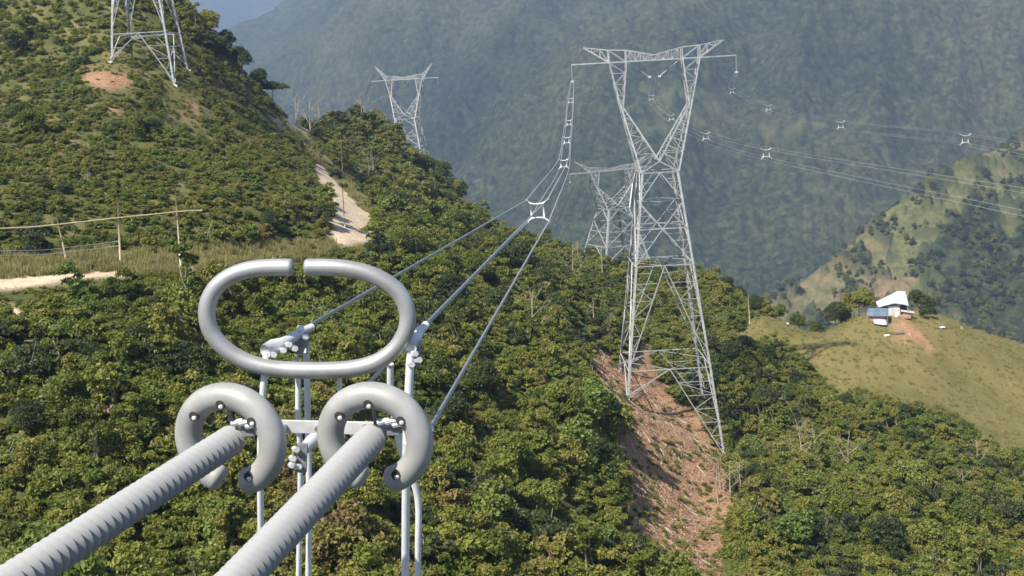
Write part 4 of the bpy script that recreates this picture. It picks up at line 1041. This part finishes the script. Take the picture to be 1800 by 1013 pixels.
sh = hit(1543, 566); sh0 = empty('storage_shed', sh + Vector((0, 0, 0)), math.radians(-8)); tag(sh0, 'low shed with blue sheet roof just below the white farmhouse', 'shed')
m = MB(); m.add([(-2.7, -1.0, 1.6), (2.2, -1.2, 1.5), (2.6, 1.3, 2.9), (-2.0, 1.3, 3.0)], [(0, 1, 2, 3)]); o = m.build('roof', MT['blue_sheet'], sh0); o.modifiers.new('t', 'SOLIDIFY').thickness = .08
m = MB(); m.box((-.2, .2, .8), (3.6, 1.6, 1.5)); m.build('wall', MT['tan_sheet'], sh0)
m = MB()
for x_, y_ in ((-2.4, -.9), (2.0, -1.1), (2.3, 1.2), (-1.9, 1.2)): m.box((x_, y_, .7), (.12, .12, 1.9 if y_ < 0 else 4.2))
m.build('post', MT['bark'], sh0)
tr = hit(1547, 571); o = MB().add([(-1.6, -.8, .5), (.4, -1.2, .15), (1.3, -.9, .1), (1.6, .6, 1.1), (.2, .9, 1.35), (-1.5, .7, 1.2), (0, -.1, .95)], [(0, 1, 6), (1, 2, 6), (2, 3, 6), (3, 4, 6), (4, 5, 6), (5, 0, 6)]).build('tarpaulin', plain('violet_tarp', (.34, .33, .40), (.48, .46, .52), .8, .6), None, False)
o.location = tr; o.modifiers.new('t', 'SOLIDIFY').thickness = .04; tag(o, 'faded violet tarpaulin slumped below the blue shed roof', 'tarpaulin')
for px, py, s3, lb, cat, nm in ((1559, 591, (1.5, .8, .5), 'white sack lying in the grass below the blue shed', 'sack', 'sack'), (1576, 558, (.9, .7, .8), 'white bundle on the bare earth right of the blue shed', 'sack', 'sack'),
                        (1655, 577, (1.6, .9, .5), 'pale stone beside the dark shrub right of the farmhouse', 'stone', 'stone'), (1505, 0, None, '', '', '')):
    if not s3: continue
    p = hit(px, py); bm = bmesh.new(); bmesh.ops.create_icosphere(bm, subdivisions=3, radius=.5)
    for v in bm.verts:
        v.co *= 1 + .25 * float(perlin(np.array([v.co.x * 2.3 + px]), np.array([v.co.y * 2.3 + v.co.z * 1.7]), 5)[0]); v.co = Vector((v.co.x * s3[0], v.co.y * s3[1], v.co.z * s3[2]))
    me = bpy.data.meshes.new(nm); bm.to_mesh(me); bm.free(); me.materials.append(MT['paper']); o = bpy.data.objects.new(nm, me); COL.objects.link(o); o.location = p + Vector((0, 0, s3[2] * .3)); tag(o, lb, cat)
# planks of dark timber on the bare earth
p = hit(1580, 586); root = empty('timber_pile', p, .3); tag(root, 'small pile of dark timber on the bare earth below the farmhouse', 'timber pile')
for i in range(5): MB().bar((-1.3, i * .3 - .6, .15 + .1 * (i % 2)), (1.2, i * .3 - .5, .2 + .12 * (i % 3)), .2).build('plank', MT['bark'], root)

def person(p, label, rz=0.0, shirt='cloth_white'):
    root = empty('person', p, rz); tag(root, label, 'person')
    def skin(name, vs, es, rs, mat, sub=1):
        me = bpy.data.meshes.new(name); me.from_pydata(vs, es, []); me.materials.append(mat); o = bpy.data.objects.new(name, me); COL.objects.link(o); o.parent = root
        o.modifiers.new('skin', 'SKIN'); sk = me.skin_vertices[0].data if me.skin_vertices else None
        if sk is None:
            bm = bmesh.new(); bm.from_mesh(me); bm.verts.layers.skin.verify(); bm.to_mesh(me); bm.free(); sk = me.skin_vertices[0].data
        for i, r in enumerate(rs): sk[i].radius = (r if isinstance(r, tuple) else (r, r)); sk[i].use_root = (i == 0)
        s = o.modifiers.new('sub', 'SUBSURF'); s.levels = sub; s.render_levels = sub; return o
    V = [(0, 0, .95), (0, 0, 1.2), (0, 0, 1.42), (0, 0, 1.52), (0, .02, 1.64), (0, .01, 1.74),
         (.19, 0, 1.40), (.24, .03, 1.12), (.22, .12, .90), (.22, .15, .80), (-.19, 0, 1.40), (-.25, .02, 1.12), (-.24, .10, .88), (-.24, .13, .79),
         (.10, 0, .88), (.11, .02, .50), (.12, -.02, .08), (.12, .12, .04), (-.10, 0, .88), (-.12, .03, .50), (-.13, -.01, .08), (-.13, .13, .04)]
    E = [(0, 1), (1, 2), (2, 3), (3, 4), (4, 5), (2, 6), (6, 7), (7, 8), (8, 9), (2, 10), (10, 11), (11, 12), (12, 13), (0, 14), (14, 15), (15, 16), (16, 17), (0, 18), (18, 19), (19, 20), (20, 21)]
    Rr = [(.14, .1), (.13, .09), (.15, .1), .055, .095, .08, .055, .042, .032, .03, .055, .042, .032, .03, .08, .055, .04, .035, .08, .055, .04, .035]
    skin('body', V, E, Rr, MT['skin'])
    skin('shirt', [V[i] for i in (1, 0, 2, 6, 7, 10, 11)], [(0, 1), (0, 2), (2, 3), (3, 4), (2, 5), (5, 6)], [(.16, .12), (.17, .13), (.18, .13), .08, .06, .08, .06], MT[shirt])
    skin('trousers', [(0, 0, .93), V[14], V[15], V[16], V[18], V[19], V[20]], [(0, 1), (1, 2), (2, 3), (0, 4), (4, 5), (5, 6)], [(.16, .12), .1, .075, .06, .1, .075, .06], MT['cloth_dark'])
    h = MB(); h.lathe([(0, .105), (.03, .115), (.07, .10), (.10, .06), (.115, .01)], (0, 0, 1.67), (0, 0, 1), 12); h.build('hair', MT['hair'], root, True)
    return root
pp = hit(1385, 578); print('person', pp)
person(pp, 'person in white shirt and dark trousers standing at the left end of the knoll', 2.8)
# grazing dark animal silhouette is too small to tell; a dark stump stands on the crest
p = hit(1690, 578)
MB_ = MB().tube([(0, 0, -.2), (.05, 0, .6), (-.05, .05, 1.3)], [.32, .26, .2], 8); o = MB_.build('tree_stump', MT['bark'], None, True); o.location = p; tag(o, 'dark stump on the grassy crest right of the farmhouse', 'tree stump')

# ------------------------------------------------------------------ bamboo guard frame along the bench
BP = [((318, 470, 4), (308, 325)), ((212, 463, 3), (207, 347)), ((122, 478, 2), (97, 370))]
b0 = hit(212, 466) or PV(212, 466, 135)
root = empty('bamboo_guard_frame', b0); tag(root, 'tall frame of thin bamboo poles with one long cross rail on the grassy bench', 'pole frame')
Yb = b0.y; print('bamboo Y', Yb)
for (bx, by, _), (tx, ty) in BP:
    yb = Yb + (bx - 212) * .03
    MB().tube([PV(bx, by + 4, yb) - b0, PV((bx + tx) / 2, (by + ty) / 2, yb) - b0, PV(tx, ty, yb) - b0], [.16, .13, .08], 8).build('pole', MT['bamboo'], root, True)
Mr = [PV(x_, y_, Yb + (x_ - 212) * .03 - .1) - b0 for x_, y_ in ((-140, 408), (-40, 404), (0, 402), (60, 399), (120, 393), (200, 384), (270, 377), (318, 372), (355, 370))]
MB().tube(spline(Mr, 4), .085, 8).build('rail', MT['bamboo'], root, True)
for dy in (0, 8):
    Mr = [PV(x_, y_ + dy, Yb + (x_ - 212) * .03 + .1) - b0 for x_, y_ in ((-140, 445), (0, 441), (70, 440), (120, 435), (212, 424))]
    MB().tube(spline(Mr, 4), .022, 6).build('fence_wire', MT['wire'], root, True)
for (x_, y0_, y1_, lb) in ((1033, 1030, 966, 'single cut pole standing in the bushes at the bottom of the picture'), (602, 300, 225, 'thin pole standing beside the top of the gravel road'), (606, 400, 330, 'thin pole leaning at the wide end of the gravel road'),
                           (1318, 572, 500, 'thin pole on the crest left of the person in white')):
    p = hit(x_, y0_)
    if p is None: continue
    t = PV(x_ - 4, y1_, p.y); o = MB().tube([(0, 0, -.6), (t - p) * .5, t - p], [.10, .08, .06], 8).build('wooden_pole', MT['bamboo'], None, True); o.location = p; tag(o, lb, 'pole')
# roadside fence posts up the bank right of the gravel road
pts = [(536, 262), (548, 268), (560, 276), (572, 283), (584, 293), (596, 303), (606, 313), (618, 324), (634, 342)]
root0 = None
hp = [hit(*q) for q in pts]; hp = [q for q in hp if q]
root = empty('roadside_fence', hp[0]); tag(root, 'low fence of pale posts on the bank right of the gravel road', 'fence')
for q in hp: MB().tube([q - hp[0] + Vector((0, 0, -.3)), q - hp[0] + Vector((.05, 0, 1.5))], .10, 7).build('post', MT['deadwood'], root)
for z_ in (.7, 1.3): MB().tube([q - hp[0] + Vector((0, 0, z_)) for q in hp], .015, 5).build('wire', MT['wire'], root)

# ------------------------------------------------------------------ trees that can be told apart
def limbs(r, h, rad, n=5, spread_=.45, start=.4, dead=False):
    """tapered trunk with forked limbs"""
    m = MB(); tp = [Vector((0, 0, -.6))]; x = y = 0
    for i in range(1, 7):
        x += r.normal() * .04 * h * .3; y += r.normal() * .04 * h * .3; tp.append(Vector((x, y, h * i / 6)))
    m.tube(tp, [rad * (1.25 - .16 * i) for i in range(7)], 8)
    tips = [tp[-1]]
    for k in range(n):
        f = start + (1 - start) * (k + r.random() * .6) / n; i = min(5, int(f * 6)); a = tp[i].lerp(tp[i + 1], f * 6 - i)
        az = k * 2.4 + r.random(); ln = h * spread_ * (.7 + .5 * r.random()) * (1.15 - .5 * f)
        d = Vector((math.cos(az), math.sin(az), .55 + .5 * r.random())).normalized(); b = a + d * ln * .55; c = b + (d + Vector((0, 0, .35))).normalized() * ln * .5
        rr_ = rad * (1 - f * .6) * .5; m.tube([a, b, c], [rr_, rr_ * .65, rr_ * .25], 6); tips.append(c)
        for _ in range(3 if dead else 1):
            e = b + (d + Vector(r.normal(size=3) * .6)).normalized() * ln * .5; m.tube([b, b.lerp(e, .5) + Vector(r.normal(size=3) * .05 * ln), e], [rr_ * .5, rr_ * .33, rr_ * .12], 5); tips.append(e)
            if dead:
                for _ in range(2): g = e + (e - b).normalized() * ln * .2 + Vector(r.normal(size=3) * ln * .14); m.tube([b.lerp(e, .7), g], [rr_ * .25, rr_ * .08], 4)
    return m, tips
def tree_kind(name, h, rad, lobes_fn, n, size, mat, seed, flat=.5, start=.4, sp=.42):
    r = np.random.default_rng(seed); m, tips = limbs(r, h * .78, rad, 6, sp, start)
    lob = lobes_fn(r, h, tips)
    me = bpy.data.meshes.new('trunk'); me.from_pydata(m.v, [], m.f); me.materials.append(MT['bark']); me.polygons.foreach_set('use_smooth', [True] * len(me.polygons))
    return me, leaf_mesh('crown', lob, int(n * 1.5), size * .86, mat, flat, seed + 1, .5)
def round_l(r, h, tips):
    o = []
    for t in tips: q = h * (.13 + .07 * r.random()); o.append((t.x, t.y, t.z, q * 1.15, q, q * q))
    return o
def flat_l(r, h, tips):
    o = []
    for t in tips: q = h * (.16 + .08 * r.random()); o.append((t.x * 1.3, t.y * 1.3, h * (.78 + .18 * r.random()), q * 1.3, q * .38, q * q))
    return o
def col_l(r, h, tips):
    return [(r.normal() * h * .05, r.normal() * h * .05, h * (.25 + .1 * i), h * .16 * (1.1 - .08 * i), h * .12, 1) for i in range(8)]
KIND = {}
for i in range(3): KIND['round%d' % i] = tree_kind('r', 8, .16, round_l, 3200, .26, MT['leaf'], 300 + i * 7, .55)
for i in range(2): KIND['dark%d' % i] = tree_kind('d', 8, .17, round_l, 3200, .26, MT['leaf_dark'], 340 + i * 7, .5)
for i in range(2): KIND['bright%d' % i] = tree_kind('b', 7, .14, round_l, 2600, .32, MT['leaf_bright'], 360 + i * 7, .6, .25, .5)
KIND['flat0'] = tree_kind('f', 9, .16, flat_l, 2800, .26, MT['leaf_dark'], 380, .6, .6, .4)
KIND['tall0'] = tree_kind('t', 9, .14, col_l, 2600, .25, MT['leaf'], 390, .4, .3, .2)
KIND['thin0'] = tree_kind('n', 9, .13, round_l, 700, .24, MT['leaf'], 400, .4, .55, .35)
for i in range(4):
    r = np.random.default_rng(420 + i); m, _ = limbs(r, 6, .11, 7, .5, .15, True)
    me = bpy.data.meshes.new('bare_branches'); me.from_pydata(m.v, [], m.f); me.materials.append(MT['deadwood']); KIND['bare%d' % i] = (me, None)
for i in range(2):
    r = np.random.default_rng(440 + i); m, _ = limbs(r, 7, .14, 2, .2, .6, True)
    me = bpy.data.meshes.new('bare_trunk'); me.from_pydata(m.v, [], m.f); me.materials.append(MT['deadwood']); KIND['pole%d' % i] = (me, None)
def put_tree(kind, px, py, hpx, label, group, lean=0.0, cat=None):
    p = None; dy = 0
    while p is None and dy < 60: p = hit(px, py + dy); dy += 2
    if p is None: print('no hit', px, py); return
    sink = .0 if dy == 0 else .22
    if dy: p = Vector((p.x * 1.025, p.y * 1.025, ground(p.x * 1.025, p.y * 1.025)))
    base_h = {'r': 8, 'd': 8, 'b': 7, 'f': 9, 't': 9}.get(kind[0], 8)
    if kind.startswith('bare'): base_h = 6
    if kind.startswith('pole'): base_h = 7
    if kind.startswith('thin'): base_h = 9
    if kind.startswith('bright'): base_h = 7
    s = hpx * p.y / F / base_h; rz = random.random() * 6.28
    tr, cr = KIND[kind]; p = p - Vector((0, 0, sink * s * base_h))
    if cr is None:
        o = bpy.data.objects.new('dead_tree', tr); COL.objects.link(o); tag(o, label, cat or 'dead tree', group)
        o.location = p; o.rotation_euler = (lean, lean * .5, rz); o.scale = (s, s, s); return o
    root = empty('broadleaf_tree', p, rz); root.scale = (s, s, s); tag(root, label, cat or 'tree', group)
    for nm, me in (('trunk', tr), ('crown', cr)):
        o = bpy.data.objects.new(nm, me); COL.objects.link(o); o.parent = root
    return root
ORD = ['leftmost', 'second from left', 'third from left', 'fourth from left', 'fifth from left', 'sixth from left', 'seventh from left', 'eighth from left', 'ninth from left', 'tenth from left', 'eleventh from left', 'twelfth from left',
       'thirteenth from left', 'fourteenth from left', 'fifteenth from left', 'sixteenth from left']
WORD = {'round': 'mid green rounded tree', 'dark': 'dark green dense tree', 'bright': 'bright yellow-green tree', 'flat': 'dark flat-topped tree', 'tall': 'narrow upright tree', 'thin': 'thin open-crowned tree',
        'bare': 'leafless pale branching tree', 'pole': 'dead trunk with few branches'}
def zone(items, place, group):
    items = sorted(items, key=lambda q: q[1])
    for i, (k, px, py, hp_) in enumerate(items):
        put_tree(k, px, py, hp_, '%s %s, %s' % (WORD[k.rstrip('0123456789')], place, ORD[i]), group)
zone([('dark0', 395, 85, 60), ('dark1', 425, 125, 55), ('flat0', 482, 178, 58), ('dark0', 455, 160, 50), ('round1', 370, 50, 60)], 'on the upper left skyline', 'trees on the upper left skyline')
zone([('dark1', 585, 208, 52), ('dark0', 560, 205, 42), ('bare0', 520, 208, 70), ('bare1', 547, 206, 75), ('pole0', 565, 212, 78), ('dark0', 625, 225, 48), ('dark1', 655, 240, 40), ('bare2', 640, 240, 70), ('round0', 675, 262, 30), ('round2', 536, 206, 40)],
     'on the saddle left of the distant pylon', 'trees on the saddle')
zone([('dark0', 775, 325, 60), ('dark1', 800, 348, 62), ('dark0', 750, 320, 48), ('round1', 725, 310, 40), ('round0', 815, 375, 40)], 'below the small distant pylon', 'trees below the small distant pylon')
zone([('bright0', 690, 395, 60), ('dark1', 735, 400, 60), ('bright1', 760, 410, 70), ('round2', 800, 420, 60), ('bare3', 650, 340, 70), ('pole1', 658, 330, 80), ('round0', 700, 450, 55), ('thin0', 733, 470, 85), ('thin0', 708, 465, 80)],
     'right of the gravel road', 'trees right of the gravel road')
zone([('dark0', 875, 470, 80), ('dark1', 915, 500, 85), ('dark0', 955, 520, 75), ('round1', 845, 510, 75), ('dark1', 800, 560, 80), ('bright0', 775, 500, 60), ('dark0', 880, 570, 80), ('round0', 930, 590, 70), ('dark1', 975, 570, 60), ('bare1', 935, 600, 95)],
     'in the hollow under the close wires', 'trees in the hollow under the wires')
zone([('pole0', 1018, 480, 60), ('pole1', 1060, 505, 75), ('pole0', 1075, 615, 60), ('pole1', 1083, 618, 58), ('bare2', 1010, 500, 70), ('pole1', 1045, 590, 70)], 'left of the main pylon', 'dead trees left of the main pylon')
zone([('round0', 1245, 500, 45), ('dark0', 1275, 505, 45), ('round1', 1225, 480, 32), ('dark1', 1300, 520, 36), ('round2', 1345, 540, 36), ('round0', 1370, 545, 40), ('round1', 1405, 560, 42), ('round2', 1435, 566, 36), ('dark0', 1330, 560, 40)],
     'on the crest between main pylon and knoll', 'trees on the crest right of the main pylon')
zone([('tall0', 1488, 552, 72), ('dark0', 1470, 556, 60), ('round1', 1510, 552, 66)], 'left of the white farmhouse', 'trees left of the farmhouse')
zone([('dark1', 1612, 551, 50), ('dark0', 1628, 554, 46), ('dark1', 1638, 580, 26), ('dark0', 1622, 582, 22)], 'right of the white farmhouse', 'trees right of the farmhouse')
zone([('dark0', 1310, 640, 46), ('dark1', 1350, 655, 42), ('dark0', 1285, 650, 48), ('dark1', 1400, 705, 42), ('dark0', 1345, 705, 44), ('round2', 1445, 735, 40), ('dark1', 1490, 738, 38), ('dark0', 1590, 765, 42), ('round0', 1540, 755, 38), ('bright0', 1625, 785, 40)], 'along the lower edge of the grassy slope', 'trees along the edge of the grass')
zone([('bare0', 1410, 825, 90), ('bare1', 1435, 825, 80), ('bare2', 1490, 835, 75), ('bare3', 1715, 840, 75), ('bare0', 1690, 880, 60), ('pole0', 1575, 780, 40), ('bare1', 1320, 960, 70)], 'in the bushes at lower right', 'leafless trees at lower right')
zone([('bare1', 1268, 880, 80), ('bare3', 1285, 890, 85), ('pole1', 1262, 905, 90), ('bare2', 1300, 880, 70), ('bare0', 1245, 930, 60)], 'at the right foot of the main pylon', 'leafless trees at the main pylon foot')
zone([('bright1', 1040, 780, 110), ('bright0', 1010, 830, 110), ('dark1', 1055, 850, 90), ('round0', 985, 760, 100), ('bright1', 1060, 1000, 90), ('dark0', 1120, 1000, 70)], 'beside the red scar on its left', 'trees beside the red scar')
zone([('round0', 130, 760, 110), ('bright0', 270, 770, 90), ('dark0', 60, 800, 90), ('round2', 210, 850, 110), ('dark1', 330, 700, 100), ('bright1', 110, 640, 80), ('round1', 420, 700, 80), ('dark0', 250, 640, 70)],
     'on the slope left of the corona rings', 'trees left of the rings')
zone([('round1', 640, 930, 110), ('bright0', 860, 960, 120), ('dark0', 800, 790, 100), ('round2', 900, 860, 110), ('dark1', 850, 720, 90), ('bright1', 400, 980, 110), ('round0', 950, 940, 110)],
     'low on the slope below the rings', 'trees low on the slope below the rings')
zone([('bright0', 1390, 1000, 110), ('round1', 1480, 940, 100), ('bright1', 1600, 880, 80), ('dark0', 1780, 960, 90), ('round2', 1700, 960, 100), ('dark1', 1560, 1000, 100), ('bright0', 1420, 900, 80), ('round0', 1640, 1000, 110), ('dark0', 1350, 760, 70), ('bright1', 1320, 830, 60)],
     'in the lower right thicket', 'trees in the lower right thicket')
zone([('round0', 60, 250, 60), ('dark0', 30, 120, 60), ('dark1', 45, 240, 55), ('bright0', 50, 90, 50), ('round1', 240, 260, 50), ('dark0', 270, 260, 45), ('round2', 500, 400, 50), ('dark1', 575, 415, 50), ('dark0', 480, 430, 50), ('dark1', 560, 255, 30)],
     'on the hillside above the bamboo frame', 'trees on the left hillside')
# bundles of cut logs and brushwood on the scar
lg = []
for i in range(14):
    px, py = [(1150, 712), (1190, 735), (1215, 770), (1160, 790), (1130, 760), (1225, 820), (1180, 850), (1150, 880), (1210, 900), (1240, 940), (1190, 880), (1170, 930), (1230, 985), (1120, 900)][i]
    p = hit(px, py)
    if p is None: continue
    a = random.uniform(-1.2, 1.2); l = random.uniform(1.2, 2.8); d = Vector((math.cos(a) * l, math.sin(a) * l, 0)); z1 = ground(p.x + d.x, p.y + d.y) - ground(p.x, p.y)
    o = MB().tube([(0, 0, .15), d * .5 + Vector((0, 0, .2 + z1 * .5)), d + Vector((0, 0, .15 + z1))], [.15, .13, .09], 7).build('fallen_log', MT['deadwood'], None, True); o.location = p
    lg.append((py, o))
lg.sort(key=lambda q: q[0])
for i, (_, o) in enumerate(lg): tag(o, 'pale felled log on the red landslide scar, %s' % (ORD[i].replace(' from left', ' from top').replace('leftmost', 'topmost')), 'log', 'felled logs on the scar')
r = np.random.default_rng(55); m = MB(); n = 0
xs, ys, _ = spread(110000, 110, 225, .22, 77); zs = H(xs, ys); sx_, sy_ = proj(xs, ys, zs); ok = inm(sx_, sy_, SOIL)
zt = H(xs + .4, ys); zu = H(xs, ys + .4)
for i in np.where(ok)[0][:4200]:
    l = .3 + .9 * r.random() ** 2; a = r.random() * 6.28; g1 = (zt[i] - zs[i]) / .4; g2 = (zu[i] - zs[i]) / .4; dx, dy = math.cos(a) * l, math.sin(a) * l
    q = Vector((xs[i], ys[i], zs[i] + .06)); e = q + Vector((dx, dy, g1 * dx + g2 * dy + .25 * r.random())); w = .04 + .06 * r.random(); m.bar(q, e, w)
tag(m.build('brushwood', plain('cut_brush', (.20, .11, .06), (.50, .37, .25), 1.1, .85), None), kind='stuff')
